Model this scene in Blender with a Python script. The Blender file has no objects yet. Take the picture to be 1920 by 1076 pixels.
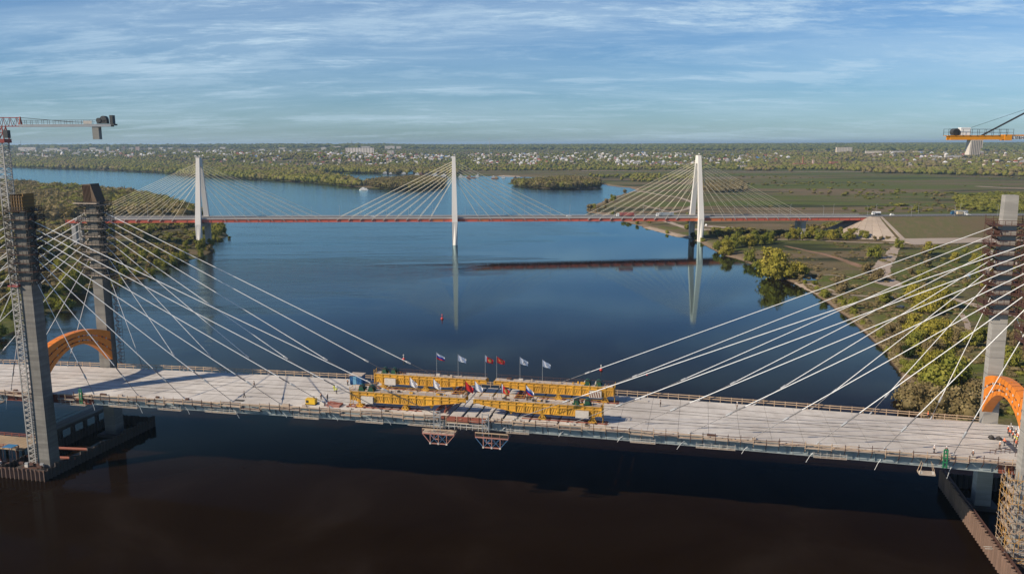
import bpy, math, random
import numpy as np
from mathutils import Vector, Matrix

scene = bpy.context.scene
col = scene.collection
PI = math.pi
# ------------------------------------------------------------------ camera
F = 1560.0; HC = 90.0
roll = math.radians(0.21); pitch = math.atan(269 / F)
fw = np.array([0, math.cos(pitch), -math.sin(pitch)]); rt0 = np.array([1., 0, 0]); up0 = np.cross(rt0, fw)
rt = math.cos(roll) * rt0 - math.sin(roll) * up0
up = math.sin(roll) * rt0 + math.cos(roll) * up0
CAM = np.array([0, 0, HC])
cd = bpy.data.cameras.new('camera'); cam = bpy.data.objects.new('camera', cd); col.objects.link(cam)
cam.matrix_world = Matrix(((rt[0], up[0], -fw[0], 0), (rt[1], up[1], -fw[1], 0), (rt[2], up[2], -fw[2], HC), (0, 0, 0, 1)))
cd.sensor_width = 36; cd.lens = F / 1920 * 36; cd.clip_start = 1; cd.clip_end = 120000
scene.camera = cam
scene.render.resolution_x = 1024; scene.render.resolution_y = 573
# ------------------------------------------------------------------ sun and sky
SH = np.array([1.42, 0.62]); SHL = math.hypot(*SH); ELEV = math.atan2(1, SHL)
sd = bpy.data.lights.new('sun', 'SUN'); sd.energy = 5.0; sd.angle = math.radians(0.5); sd.color = (1, 0.86, 0.68)
sun = bpy.data.objects.new('sun', sd); col.objects.link(sun)
sun.rotation_euler = Vector((SH[0], SH[1], -1)).to_track_quat('-Z', 'Y').to_euler()
world = bpy.data.worlds.new('World'); scene.world = world; world.use_nodes = True
wn = world.node_tree; wn.nodes.clear()
def nd(nt, t, **k):
    n = nt.nodes.new(t)
    for a, b in k.items():
        if a == 'ins':
            for i, v in b.items(): n.inputs[i].default_value = v
        else: setattr(n, a, b)
    return n
sky = nd(wn, 'ShaderNodeTexSky', sky_type='NISHITA', sun_disc=False)
sky.sun_elevation = ELEV; sky.sun_rotation = math.atan2(-SH[0], -SH[1]); sky.altitude = 100; sky.air_density = 1.0; sky.dust_density = 0.35; sky.ozone_density = 4.5
tc = nd(wn, 'ShaderNodeTexCoord')
sx = nd(wn, 'ShaderNodeSeparateXYZ'); wn.links.new(tc.outputs['Generated'], sx.inputs[0])
zz = nd(wn, 'ShaderNodeMath', operation='ADD', ins={1: 0.11}); wn.links.new(sx.outputs[2], zz.inputs[0])
zm = nd(wn, 'ShaderNodeMath', operation='MAXIMUM', ins={1: 0.03}); wn.links.new(zz.outputs[0], zm.inputs[0])
dx = nd(wn, 'ShaderNodeMath', operation='DIVIDE'); wn.links.new(sx.outputs[0], dx.inputs[0]); wn.links.new(zm.outputs[0], dx.inputs[1])
dy = nd(wn, 'ShaderNodeMath', operation='DIVIDE'); wn.links.new(sx.outputs[1], dy.inputs[0]); wn.links.new(zm.outputs[0], dy.inputs[1])
cx = nd(wn, 'ShaderNodeCombineXYZ'); wn.links.new(dx.outputs[0], cx.inputs[0]); wn.links.new(dy.outputs[0], cx.inputs[1])
def cloud(scale, lo, hi, loc, det=8, rough=.62, dist=.6, sc=(0.35, 1.0, 1)):
    mp = nd(wn, 'ShaderNodeMapping'); mp.inputs['Scale'].default_value = sc; mp.inputs['Location'].default_value = loc; mp.inputs['Rotation'].default_value = (0, 0, 0.12)
    wn.links.new(cx.outputs[0], mp.inputs[0])
    n = nd(wn, 'ShaderNodeTexNoise', ins={'Scale': scale, 'Detail': det, 'Roughness': rough, 'Distortion': dist}); wn.links.new(mp.outputs[0], n.inputs[0])
    r = nd(wn, 'ShaderNodeMapRange', ins={1: lo, 2: hi, 3: 0., 4: 1.}); r.interpolation_type = 'SMOOTHSTEP'; wn.links.new(n.outputs[0], r.inputs[0])
    return r
c1 = cloud(.6, .30, .66, (1.3, .7, 0), sc=(.5, 1.0, 1))
c2 = cloud(1.9, .47, .66, (4.1, 2.6, 0), 12, .74, .35, (.42, 1.0, 1))
c3 = cloud(1.2, .52, .63, (7.7, 0.4, 0), 12, .70, .25, (.5, 1.1, 1))
a1 = nd(wn, 'ShaderNodeMath', operation='MULTIPLY', ins={1: .40}); wn.links.new(c1.outputs[0], a1.inputs[0])
a2 = nd(wn, 'ShaderNodeMath', operation='MULTIPLY_ADD', ins={1: .34}); wn.links.new(c2.outputs[0], a2.inputs[0]); wn.links.new(a1.outputs[0], a2.inputs[2])
a3 = nd(wn, 'ShaderNodeMath', operation='MULTIPLY_ADD', ins={1: .46}); wn.links.new(c3.outputs[0], a3.inputs[0]); wn.links.new(a2.outputs[0], a3.inputs[2])
fade = nd(wn, 'ShaderNodeMapRange', ins={1: .03, 2: .14, 3: .55, 4: 1.0}); fade.interpolation_type = 'SMOOTHSTEP'; wn.links.new(sx.outputs[2], fade.inputs[0])
hi = nd(wn, 'ShaderNodeMapRange', ins={1: .22, 2: .42, 3: 1., 4: .08}); hi.interpolation_type = 'SMOOTHSTEP'; wn.links.new(sx.outputs[2], hi.inputs[0])
a4 = nd(wn, 'ShaderNodeMath', operation='MULTIPLY'); wn.links.new(a3.outputs[0], a4.inputs[0]); wn.links.new(hi.outputs[0], a4.inputs[1])
cf = nd(wn, 'ShaderNodeMath', operation='MULTIPLY', use_clamp=True); wn.links.new(a4.outputs[0], cf.inputs[0]); wn.links.new(fade.outputs[0], cf.inputs[1])
tint = nd(wn, 'ShaderNodeMix', data_type='RGBA', blend_type='MULTIPLY'); tint.inputs[0].default_value = 1; tint.inputs[7].default_value = (0.66, 0.91, 1.18, 1)
wn.links.new(sky.outputs[0], tint.inputs[6])
mx = nd(wn, 'ShaderNodeMix', data_type='RGBA'); wn.links.new(cf.outputs[0], mx.inputs[0]); wn.links.new(tint.outputs[2], mx.inputs[6]); mx.inputs[7].default_value = (6.9, 9.0, 10.7, 1)
bg = nd(wn, 'ShaderNodeBackground', ins={1: 0.068}); wn.links.new(mx.outputs[2], bg.inputs[0])
wo = nd(wn, 'ShaderNodeOutputWorld'); wn.links.new(bg.outputs[0], wo.inputs[0])
vs = scene.view_settings; vs.view_transform = 'Standard'; vs.look = 'None'; vs.exposure = 0.28; vs.gamma = 1; vs.use_curve_mapping = False
scene.cycles.volume_bounces = 0; scene.cycles.max_bounces = 6; scene.cycles.diffuse_bounces = 2; scene.cycles.glossy_bounces = 3; scene.cycles.transparent_max_bounces = 6

# ------------------------------------------------------------------ coordinates
def ray(x, y): return fw * F + rt * (x - 960) - up * (y - 538)
def at(x, y, z=0.):
    d = ray(x, y); return CAM + (z - HC) / d[2] * d
def atY(x, y, Y):
    d = ray(x, y); return CAM + d * (Y / d[1])
UU = np.array([.9754, -.2206, 0]); VV = np.array([.2206, .9754, 0])     # along and across the new bridge
def P(u, v, z=0.): return UU * u + VV * v + np.array([0, 0, z])
ROT = math.atan2(UU[1], UU[0])
A2 = np.array([.9969, .079, 0]); B2 = np.array([-.079, .9969, 0]); M2 = np.array([-52.2, 759.2, 0])   # the old bridge
ROT2 = math.atan2(A2[1], A2[0])
def Q(s, t, z=0.): return M2 + A2 * s + B2 * t + np.array([0, 0, z])
def zd(u): return 22.2 + 1.3 * (1 - ((u + 53) / 122) ** 2)                   # deck top of the new bridge
def z2(s): return 24.3 - .0075 * s                                          # deck top of the old bridge

# ------------------------------------------------------------------ materials
def noise(nt, coord, scale, det=4, rough=.55, dist=0.):
    n = nd(nt, 'ShaderNodeTexNoise', ins={'Scale': scale, 'Detail': det, 'Roughness': rough, 'Distortion': dist})
    nt.links.new(coord, n.inputs['Vector']); return n.outputs[0]
def ramp(nt, fac, stops):
    r = nd(nt, 'ShaderNodeValToRGB'); e = r.color_ramp.elements
    while len(e) < len(stops): e.new(.5)
    for i, (p, c) in enumerate(stops): e[i].position = p; e[i].color = (*c, 1)
    nt.links.new(fac, r.inputs[0]); return r.outputs[0]
def mix(nt, fac, a, b, mode='MIX'):
    m = nd(nt, 'ShaderNodeMix', data_type='RGBA', blend_type=mode)
    for i, v in ((0, fac), (6, a), (7, b)):
        if isinstance(v, (int, float)): m.inputs[i].default_value = v
        elif isinstance(v, tuple): m.inputs[i].default_value = (*v, 1)
        else: nt.links.new(v, m.inputs[i])
    return m.outputs[2]
def newmat(name):
    m = bpy.data.materials.new(name); m.use_nodes = True; nt = m.node_tree
    return m, nt, nt.nodes['Principled BSDF'], nt.nodes['Material Output']
def mrange(nt, v, a, b, c=0., d=1.):
    r = nd(nt, 'ShaderNodeMapRange', ins={1: a, 2: b, 3: c, 4: d}); nt.links.new(v, r.inputs[0]); return r.outputs[0]
MATS = {}
def mat(name, c, rough=.6, metal=0., dirt=.35, scale=1.2, dc=None, bump=0., streak=False, rnd=0., band=0.):
    if name in MATS: return MATS[name]
    m, nt, b, o = newmat(name)
    g = nd(nt, 'ShaderNodeNewGeometry'); co = g.outputs['Position']
    if streak:
        mp = nd(nt, 'ShaderNodeMapping'); mp.inputs['Scale'].default_value = (1, 1, .12); nt.links.new(co, mp.inputs[0]); co = mp.outputs[0]
    n1 = noise(nt, co, scale, 5, .65); n2 = noise(nt, g.outputs['Position'], scale * .17, 3, .5)
    dc = dc or tuple(x * .55 for x in c)
    f = mrange(nt, n1, .42, .72, 0, dirt)
    cc = mix(nt, f, tuple(c), tuple(dc))
    cc = mix(nt, mrange(nt, n2, .35, .7, 0, dirt * .8), cc, tuple(x * .8 for x in dc))
    if band:
        mb_ = nd(nt, 'ShaderNodeMapping'); mb_.inputs['Scale'].default_value = (.06, .06, 1); nt.links.new(g.outputs['Position'], mb_.inputs[0])
        cc = mix(nt, mrange(nt, noise(nt, mb_.outputs[0], .9, 4, .7), .42, .6, 0, band), cc, tuple(x * .55 for x in c))
    if rnd:
        oi = nd(nt, 'ShaderNodeObjectInfo'); cc = mix(nt, mrange(nt, oi.outputs['Random'], 0, 1, 0, rnd), cc, tuple(x * .6 for x in c))
    nt.links.new(cc, b.inputs['Base Color']); b.inputs['Roughness'].default_value = rough; b.inputs['Metallic'].default_value = metal
    if bump:
        bp = nd(nt, 'ShaderNodeBump', ins={'Strength': bump, 'Distance': .05}); nt.links.new(n1, bp.inputs['Height']); nt.links.new(bp.outputs[0], b.inputs['Normal'])
    MATS[name] = m; return m

# ------------------------------------------------------------------ mesh builder
class MB:
    def __init__(s): s.v = []; s.f = []; s.m = []
    def add(s, vs, fs, mi=0):
        n = len(s.v); s.v += [tuple(map(float, p)) for p in vs]; s.f += [tuple(i + n for i in f) for f in fs]; s.m += [mi] * len(fs); return s
    def hexa(s, c, mi=0):      # 8 corners: bottom 4 ccw then top 4
        return s.add(c, [(3, 2, 1, 0), (4, 5, 6, 7), (0, 1, 5, 4), (1, 2, 6, 5), (2, 3, 7, 6), (3, 0, 4, 7)], mi)
    def box(s, c, size, mi=0, rz=0., fr=None):     # fr: frame function (a,b,z)->point
        hx, hy, hz = size[0] / 2, size[1] / 2, size[2] / 2
        cr = []
        for z in (-hz, hz):
            for x, y in ((-hx, -hy), (hx, -hy), (hx, hy), (-hx, hy)):
                if rz: x, y = x * math.cos(rz) - y * math.sin(rz), x * math.sin(rz) + y * math.cos(rz)
                p = (c[0] + x, c[1] + y, c[2] + z); cr.append(fr(*p) if fr else p)
        return s.hexa(cr, mi)
    def bar(s, p, q, w, h=None, mi=0, upv=(0, 0, 1)):
        h = h or w; p = np.array(p, float); q = np.array(q, float); d = q - p; L = np.linalg.norm(d)
        if L < 1e-6: return s
        d /= L; u = np.array(upv, float)
        if abs(d @ u) > .98: u = np.array([0, 1., 0])
        a = np.cross(d, u); a /= np.linalg.norm(a); b = np.cross(a, d)
        a *= w / 2; b *= h / 2
        return s.hexa([p - a - b, p + a - b, p + a + b, p - a + b, q - a - b, q + a - b, q + a + b, q - a + b], mi)
    def tube(s, p, q, r, n=6, r2=None, mi=0):
        r2 = r if r2 is None else r2; p = np.array(p, float); q = np.array(q, float); d = q - p; L = np.linalg.norm(d)
        if L < 1e-6: return s
        d /= L; u = np.array([0, 0, 1.]) if abs(d[2]) < .9 else np.array([0, 1., 0])
        a = np.cross(d, u); a /= np.linalg.norm(a); b = np.cross(a, d)
        vs = [p + r * (math.cos(t) * a + math.sin(t) * b) for t in np.arange(n) * 2 * PI / n] + [q + r2 * (math.cos(t) * a + math.sin(t) * b) for t in np.arange(n) * 2 * PI / n]
        fs = [(i, (i + 1) % n, n + (i + 1) % n, n + i) for i in range(n)] + [tuple(range(n - 1, -1, -1)), tuple(range(n, 2 * n))]
        return s.add(vs, fs, mi)
    def prism(s, prof, f0, f1, mi=0):   # prof 2D list; f0,f1 map (a,b)->point at both ends
        n = len(prof)
        return s.add([f0(*p) for p in prof] + [f1(*p) for p in prof], [(i, (i + 1) % n, n + (i + 1) % n, n + i) for i in range(n)] + [tuple(range(n - 1, -1, -1)), tuple(range(n, 2 * n))], mi)
    def lathe(s, prof, c, n=12, mi=0):
        vs = []; fs = []
        for r, z in prof: vs += [(c[0] + r * math.cos(t), c[1] + r * math.sin(t), c[2] + z) for t in np.arange(n) * 2 * PI / n]
        for k in range(len(prof) - 1): fs += [(k * n + i, k * n + (i + 1) % n, (k + 1) * n + (i + 1) % n, (k + 1) * n + i) for i in range(n)]
        fs += [tuple(range(n - 1, -1, -1)), tuple(range((len(prof) - 1) * n, len(prof) * n))]
        return s.add(vs, fs, mi)
    def mesh(s, name, mats, off=(0, 0, 0), smooth=False):
        me = bpy.data.meshes.new(name); o = off
        me.from_pydata([(x - o[0], y - o[1], z - o[2]) for x, y, z in s.v], [], s.f)
        for m in (mats if isinstance(mats, (list, tuple)) else [mats]): me.materials.append(m)
        if any(s.m): me.polygons.foreach_set('material_index', s.m)
        if smooth: me.polygons.foreach_set('use_smooth', [True] * len(s.f))
        me.update(); return me
def absloc(o):
    p = Vector((0, 0, 0))
    while o: p += o.location; o = o.parent
    return p
def part(name, mb, mats, parent=None, base=None, local=False, smooth=False, label=None):
    """one mesh object; vertices in world space unless local"""
    if parent is None: off = Vector(base) if base is not None else Vector((0, 0, 0))
    else: off = absloc(parent)
    me = mb.mesh(name, mats, (0, 0, 0) if local else off, smooth)
    o = bpy.data.objects.new(name, me); col.objects.link(o)
    if parent is None: o.location = off
    else: o.parent = parent
    if label: o['label'] = label
    return o
def share(name, me, parent, loc=(0, 0, 0), rz=0., label=None):
    o = bpy.data.objects.new(name, me); col.objects.link(o); o.parent = parent; o.location = loc; o.rotation_euler = (0, 0, rz)
    if label: o['label'] = label
    return o
def tag(o, label, cat, group=None):
    o['label'] = label; o['category'] = cat
    if group: o['group'] = group
    return o
def thing(name, label, cat, loc=(0, 0, 0), rz=0., group=None):
    o = bpy.data.objects.new(name, None); col.objects.link(o); o.empty_display_size = .5
    o.location = tuple(map(float, loc)); o.rotation_euler = (0, 0, rz); return tag(o, label, cat, group)
def setting(o, kind='structure'): o['kind'] = kind; return o
def dup(root, loc, rz=None, label=None, group=None):
    r = root.copy(); col.objects.link(r); r.location = tuple(map(float, loc))
    if rz is not None: r.rotation_euler = (0, 0, rz)
    if label: r['label'] = label
    if group: r['group'] = group
    def cp(src, dst):
        for ch in list(src.children):
            c = ch.copy(); col.objects.link(c); c.parent = dst; cp(ch, c)
    cp(root, r)
    return r
rng = np.random.default_rng(7); random.seed(7)
def sstep(a, b, x):
    t = np.clip((x - a) / (b - a), 0, 1); return t * t * (3 - 2 * t)
# ================================================================== terrain, water, haze
def px(pts, z=0.): return [tuple(at(x, y, z)[:2]) for x, y in pts]
SHORES = {
 'right': px([(1925,880),(1850,845),(1800,815),(1740,785),(1700,768),(1690,740),(1683,700),(1662,665),(1630,632),(1600,606),(1570,583),(1545,563),(1515,545),(1482,528),(1455,514),(1432,501),(1405,494),(1385,487),(1355,478),(1330,466),(1318,457),(1296,449),(1262,443),(1238,436),(1205,426),(1172,416),(1146,408),(1122,402),(1100,398),(1098,393),(1113,386),(1130,378),(1150,370),(1176,362),(1196,357),(1180,352),(1150,350),(1129,346),(1120,353),(1082,354),(1030,354),(1000,352),(978,350),(953,345),(957,341),(975,339),(1040,337),(1030,333),(960,331.5),(900,330),(850,329.5),(780,328),(745,327),(700,325.5),(640,324.5),(612,325.5),(602,328),(606,331),(640,338),(680,340),(720,338),(770,335),(815,335),(838,340),(832,346),(822,351),(790,355),(735,355),(690,352.5),(655,349),(610,345),(560,341),(500,338),(450,335),(400,332),(350,329),(300,324),(240,321),(180,318.5),(120,317),(60,315),(0,313),(-300,308)]) + [(-9000, 3900), (-60000, 4200), (-60000, 60000), (60000, 60000), (60000, 100), (300, 100), (170, 130)],
 'left': px([(-500,335),(-200,338),(0,342),(60,345),(120,351),(180,357),(240,365),(300,377),(340,391),(365,402),(400,411),(424,430),(425,443),(408,450),(398,456),(401,467),(392,475),(374,483),(352,490),(330,495),(314,504),(287,511),(268,522),(240,530),(212,540),(185,541),(165,545),(135,553),(112,560),(104,583),(84,592),(58,602),(30,622),(-10,640),(-120,680),(-400,760)]) + [(-700, 100), (-9000, 200), (-9000, 2300), (-2500, 2000)],
}
ISL = {'a': px([(108,570),(124,566),(140,574),(132,586),(114,588)]), 'b': px([(196,532),(208,528),(222,532),(216,541),(202,542)]),
       'c': px([(245,512),(262,508),(280,514),(274,524),(252,526)]), 'd': px([(425,445),(432,443),(436,446),(430,449)])}
SHORES.update(ISL)
PONDS = [px([(1498,521),(1520,518),(1542,521),(1536,525),(1505,526)], 1.5), px([(1806,512),(1835,503),(1850,508),(1838,520),(1812,524)], 2), px([(1852,556),(1862,548),(1875,560),(1866,580),(1854,575)], 2)]
def inside(poly, x, y):
    r = np.zeros(x.shape, bool); n = len(poly)
    for i in range(n):
        x1, y1 = poly[i]; x2, y2 = poly[(i + 1) % n]
        c = ((y1 > y) != (y2 > y)) & (x < (x2 - x1) * (y - y1) / (y2 - y1 + 1e-12) + x1); r ^= c
    return r
def sdist(poly, x, y):
    d = np.full(x.shape, 1e9); n = len(poly)
    for i in range(n):
        ax, ay = poly[i]; bx, by = poly[(i + 1) % n]; ex, ey = bx - ax, by - ay
        t = np.clip(((x - ax) * ex + (y - ay) * ey) / (ex * ex + ey * ey + 1e-9), 0, 1)
        d = np.minimum(d, np.hypot(x - ax - t * ex, y - ay - t * ey))
    return np.where(inside(poly, x, y), d, -d)
def wob(x, y):      # ragged shoreline
    return (np.sin(x * .11 + 1.3 * np.sin(y * .07)) + np.sin(y * .17 + x * .05)) * .9 + np.sin(x * .31 - y * .23) * .5
def hgt(x, y):
    x = np.asarray(x, float); y = np.asarray(y, float)
    s = np.full(x.shape, -1e9)
    for k, p in SHORES.items(): s = np.maximum(s, sdist(p, x, y))
    s = s + wob(x, y) * np.clip(y / 900, .5, 3)
    land = np.clip(s * .22, -4, 1.2) + np.clip((s - 6) * .05, 0, 1.6) + .35 * np.sin(x * .03 + 2 * np.sin(y * .021)) * sstep(8, 30, s)
    for p in PONDS: land = np.where(inside(p, x, y) & (y < 700), np.minimum(land, .8), land)
    t = x / np.maximum(y, 1)
    wl = sstep(-.06, -.2, t)
    far = (1 - wl) * (22 * sstep(3000, 4600, y)) + wl * (40 * sstep(0, 1, (s - 120) / 800) * sstep(3200, 3700, y)) + 33 * sstep(4400, 9000, y)
    far = far + (1 - sstep(9000, 14000, y)) * sstep(3300, 4500, y) * 3 * np.sin(x * .004 + 1) * np.sin(y * .003)
    return land + np.where(s > 0, far, 0)
def hz(x, y): return float(hgt(np.array([x]), np.array([y]))[0])
NR, NCOL = 470, 560
ys = 60 * (45000 / 60) ** (np.linspace(0, 1, NR) ** .93); ts = np.linspace(-1.5, 1.5, NCOL); ts = np.sign(ts) * (np.abs(ts) / 1.5) ** 1.35 * 1.5
gy, gt = np.meshgrid(ys, ts, indexing='ij'); gx = gy * gt
gz = hgt(gx, gy)
def gridmesh(name, X, Y, Z):
    r, c = X.shape; me = bpy.data.meshes.new(name)
    me.vertices.add(r * c); me.vertices.foreach_set('co', np.stack([X, Y, Z], -1).astype(np.float32).ravel())
    i = (np.arange(r - 1)[:, None] * c + np.arange(c - 1)[None, :]).ravel()
    q = np.stack([i, i + 1, i + c + 1, i + c], -1)
    me.loops.add(q.size); me.loops.foreach_set('vertex_index', q.ravel().astype(np.int32))
    me.polygons.add(len(q)); me.polygons.foreach_set('loop_start', np.arange(len(q), dtype=np.int32) * 4)
    me.polygons.foreach_set('use_smooth', np.ones(len(q), bool))
    me.update(calc_edges=True); return me
m, nt, b, o = newmat('meadow_ground')
g = nd(nt, 'ShaderNodeNewGeometry'); pos = g.outputs['Position']
mp = nd(nt, 'ShaderNodeMapping'); mp.inputs['Scale'].default_value = (.35, 1, 1); nt.links.new(pos, mp.inputs[0]); pst = mp.outputs[0]
big = noise(nt, pst, .006, 5, .6, .5); med = noise(nt, pos, .035, 6, .65, .6); fine = noise(nt, pos, .35, 5, .7); vf = noise(nt, pos, 1.1, 5, .75)
gr = ramp(nt, fine, [(.3, (.055, .068, .014)), (.5, (.105, .116, .026)), (.72, (.175, .162, .052))])
br = ramp(nt, fine, [(.3, (.085, .064, .036)), (.55, (.145, .108, .066)), (.75, (.21, .16, .105))])
cc = mix(nt, mrange(nt, med, .46, .56), gr, br)
mpb = nd(nt, 'ShaderNodeMapping'); mpb.inputs['Scale'].default_value = (.22, 1, 1); nt.links.new(pos, mpb.inputs[0])
band = noise(nt, mpb.outputs[0], .0075, 6, .62, .7)
cc = mix(nt, mrange(nt, band, .52, .40), cc, ramp(nt, fine, [(.3, (.060, .084, .014)), (.7, (.118, .142, .028))]))
cc = mix(nt, mrange(nt, band, .51, .56, 0, .9), cc, ramp(nt, med, [(.3, (.22, .145, .10)), (.6, (.15, .115, .062))]))
cc = mix(nt, mrange(nt, big, .56, .64, 0, .8), cc, ramp(nt, med, [(.35, (.165, .098, .068)), (.5, (.13, .100, .050)), (.7, (.075, .092, .022))]))
mpf = nd(nt, 'ShaderNodeMapping'); mpf.inputs['Scale'].default_value = (.09, 1, 1); nt.links.new(pos, mpf.inputs[0])
strip = noise(nt, mpf.outputs[0], .022, 4, .55, .4)
cc = mix(nt, mrange(nt, strip, .555, .60, 0, .9), cc, (.028, .036, .014))
cc = mix(nt, mrange(nt, vf, .46, .6, 0, .5), cc, (.045, .048, .02))
sp = nd(nt, 'ShaderNodeSeparateXYZ'); nt.links.new(pos, sp.inputs[0])
zs = nd(nt, 'ShaderNodeMath', operation='MULTIPLY_ADD', ins={1: 1.6, 2: 0.}); nt.links.new(fine, zs.inputs[0]); zs.inputs[2].default_value = -.8
za = nd(nt, 'ShaderNodeMath', operation='ADD'); nt.links.new(sp.outputs[2], za.inputs[0]); nt.links.new(zs.outputs[0], za.inputs[1])
sx_ = mrange(nt, sp.outputs[0], 20, 120)
sm_ = nd(nt, 'ShaderNodeMath', operation='MULTIPLY'); nt.links.new(mrange(nt, za.outputs[0], 1.65, .9), sm_.inputs[0]); nt.links.new(sx_, sm_.inputs[1])
cc = mix(nt, sm_.outputs[0], cc, ramp(nt, vf, [(.3, (.13, .088, .05)), (.7, (.30, .23, .16))]))
cc = mix(nt, mrange(nt, sp.outputs[2], .25, .05), cc, (.045, .032, .02))
nt.links.new(cc, b.inputs['Base Color']); b.inputs['Roughness'].default_value = .95; b.inputs['Specular IOR Level'].default_value = .1
bp = nd(nt, 'ShaderNodeBump', ins={'Strength': .6, 'Distance': .6}); nt.links.new(fine, bp.inputs['Height']); nt.links.new(bp.outputs[0], b.inputs['Normal'])
ground = bpy.data.objects.new('ground', gridmesh('ground', gx, gy, gz)); col.objects.link(ground); ground.data.materials.append(m); setting(ground)
# ---- water
m, nt, b, o = newmat('river_water'); nt.nodes.remove(b)
g = nd(nt, 'ShaderNodeNewGeometry'); pos = g.outputs['Position']
sp = nd(nt, 'ShaderNodeSeparateXYZ'); nt.links.new(pos, sp.inputs[0])
mp = nd(nt, 'ShaderNodeMapping'); mp.inputs['Scale'].default_value = (.5, 1, 1); mp.inputs['Rotation'].default_value = (0, 0, .35); nt.links.new(pos, mp.inputs[0])
w1 = noise(nt, mp.outputs[0], .9, 3, .6); w2 = noise(nt, mp.outputs[0], .12, 4, .6, .5)
mp2 = nd(nt, 'ShaderNodeMapping'); mp2.inputs['Scale'].default_value = (.28, 1, 1); mp2.inputs['Rotation'].default_value = (0, 0, .25); nt.links.new(pos, mp2.inputs[0])
wind = noise(nt, mp2.outputs[0], .014, 7, .66, .8)
# wind reaches the water on the far and left side of the river, the right bank lies sheltered
lin = nd(nt, 'ShaderNodeMath', operation='MULTIPLY_ADD', ins={1: -.0022, 2: -.78}); nt.links.new(sp.outputs[0], lin.inputs[0])
lin2 = nd(nt, 'ShaderNodeMath', operation='MULTIPLY_ADD', ins={1: .00105}); nt.links.new(sp.outputs[1], lin2.inputs[0]); nt.links.new(lin.outputs[0], lin2.inputs[2])
lc = nd(nt, 'ShaderNodeClamp', ins={1: -.35, 2: .22}); nt.links.new(lin2.outputs[0], lc.inputs[0])
wd = nd(nt, 'ShaderNodeMath', operation='ADD'); nt.links.new(wind, wd.inputs[0]); nt.links.new(lc.outputs[0], wd.inputs[1])
wf = mrange(nt, wd.outputs[0], .40, .56)
mp3 = nd(nt, 'ShaderNodeMapping'); mp3.inputs['Scale'].default_value = (.16, 1, 1); mp3.inputs['Rotation'].default_value = (0, 0, .12); nt.links.new(pos, mp3.inputs[0])
stk = mrange(nt, noise(nt, mp3.outputs[0], .045, 5, .65, .9), .50, .62, .35, 1.)
wm_ = nd(nt, 'ShaderNodeMath', operation='MULTIPLY'); nt.links.new(wf, wm_.inputs[0]); nt.links.new(stk, wm_.inputs[1]); wf = wm_.outputs[0]
bs = mrange(nt, wf, 0, 1, .012, .42)
hsum = nd(nt, 'ShaderNodeMath', operation='MULTIPLY_ADD', ins={1: 3.0}); nt.links.new(w2, hsum.inputs[0]); nt.links.new(w1, hsum.inputs[2])
bp = nd(nt, 'ShaderNodeBump', ins={'Distance': .5}); nt.links.new(bs, bp.inputs['Strength']); nt.links.new(hsum.outputs[0], bp.inputs['Height'])
gl = nd(nt, 'ShaderNodeBsdfGlossy'); gl.inputs['Color'].default_value = (.66, .92, 1, 1); nt.links.new(mrange(nt, wf, 0, 1, .04, .15), gl.inputs['Roughness']); nt.links.new(bp.outputs[0], gl.inputs['Normal'])
df = nd(nt, 'ShaderNodeBsdfDiffuse')
murk = noise(nt, pos, .02, 5, .6, 1.2)
nt.links.new(ramp(nt, murk, [(.35, (.0078, .0040, .0020)), (.55, (.0105, .0060, .0034)), (.72, (.0160, .0108, .0078))]), df.inputs['Color'])
fr = nd(nt, 'ShaderNodeFresnel', ins={0: 1.333}); nt.links.new(bp.outputs[0], fr.inputs['Normal'])
ss = nd(nt, 'ShaderNodeMapRange', ins={1: .05, 2: .34, 3: 0., 4: 1.}); ss.interpolation_type = 'SMOOTHSTEP'; nt.links.new(fr.outputs[0], ss.inputs[0])
pw = nd(nt, 'ShaderNodeMath', operation='MULTIPLY'); nt.links.new(fr.outputs[0], pw.inputs[0]); nt.links.new(ss.outputs[0], pw.inputs[1])
ms = nd(nt, 'ShaderNodeMixShader'); nt.links.new(pw.outputs[0], ms.inputs[0]); nt.links.new(df.outputs[0], ms.inputs[1]); nt.links.new(gl.outputs[0], ms.inputs[2]); nt.links.new(ms.outputs[0], o.inputs[0])
WATER = m
river = part('river', MB().add([(-30000, -400, 0), (30000, -400, 0), (30000, 9000, 0), (-30000, 9000, 0)], [(0, 1, 2, 3)]), m); setting(river)
for p in PONDS:
    zz_ = 1.5; c = np.mean(p, 0)
    pts = [(x + .9 * wob(x, y) * .5, y, 1.25) for x, y in p]
    setting(part('pond_water', MB().add([(c[0] + (x - c[0]) * .8, c[1] + (y - c[1]) * .8, z) for x, y, z in pts], [tuple(range(len(pts))) if sum(pts[i - 1][0] * pts[i][1] - pts[i][0] * pts[i - 1][1] for i in range(len(pts))) > 0 else tuple(range(len(pts)))[::-1]]), m))
# ---- air
m, nt, b, o = newmat('air'); nt.nodes.remove(b)
pv = nd(nt, 'ShaderNodeVolumePrincipled'); pv.inputs['Color'].default_value = (.55, .78, 1, 1); pv.inputs['Density'].default_value = 4.8e-5; pv.inputs['Anisotropy'].default_value = .2
nt.links.new(pv.outputs[0], o.inputs['Volume'])
haze = part('haze', MB().box((0, 22500, 62), (160000, 47000, 140)), m); setting(haze, 'stuff'); haze.display_type = 'WIRE'

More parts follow.
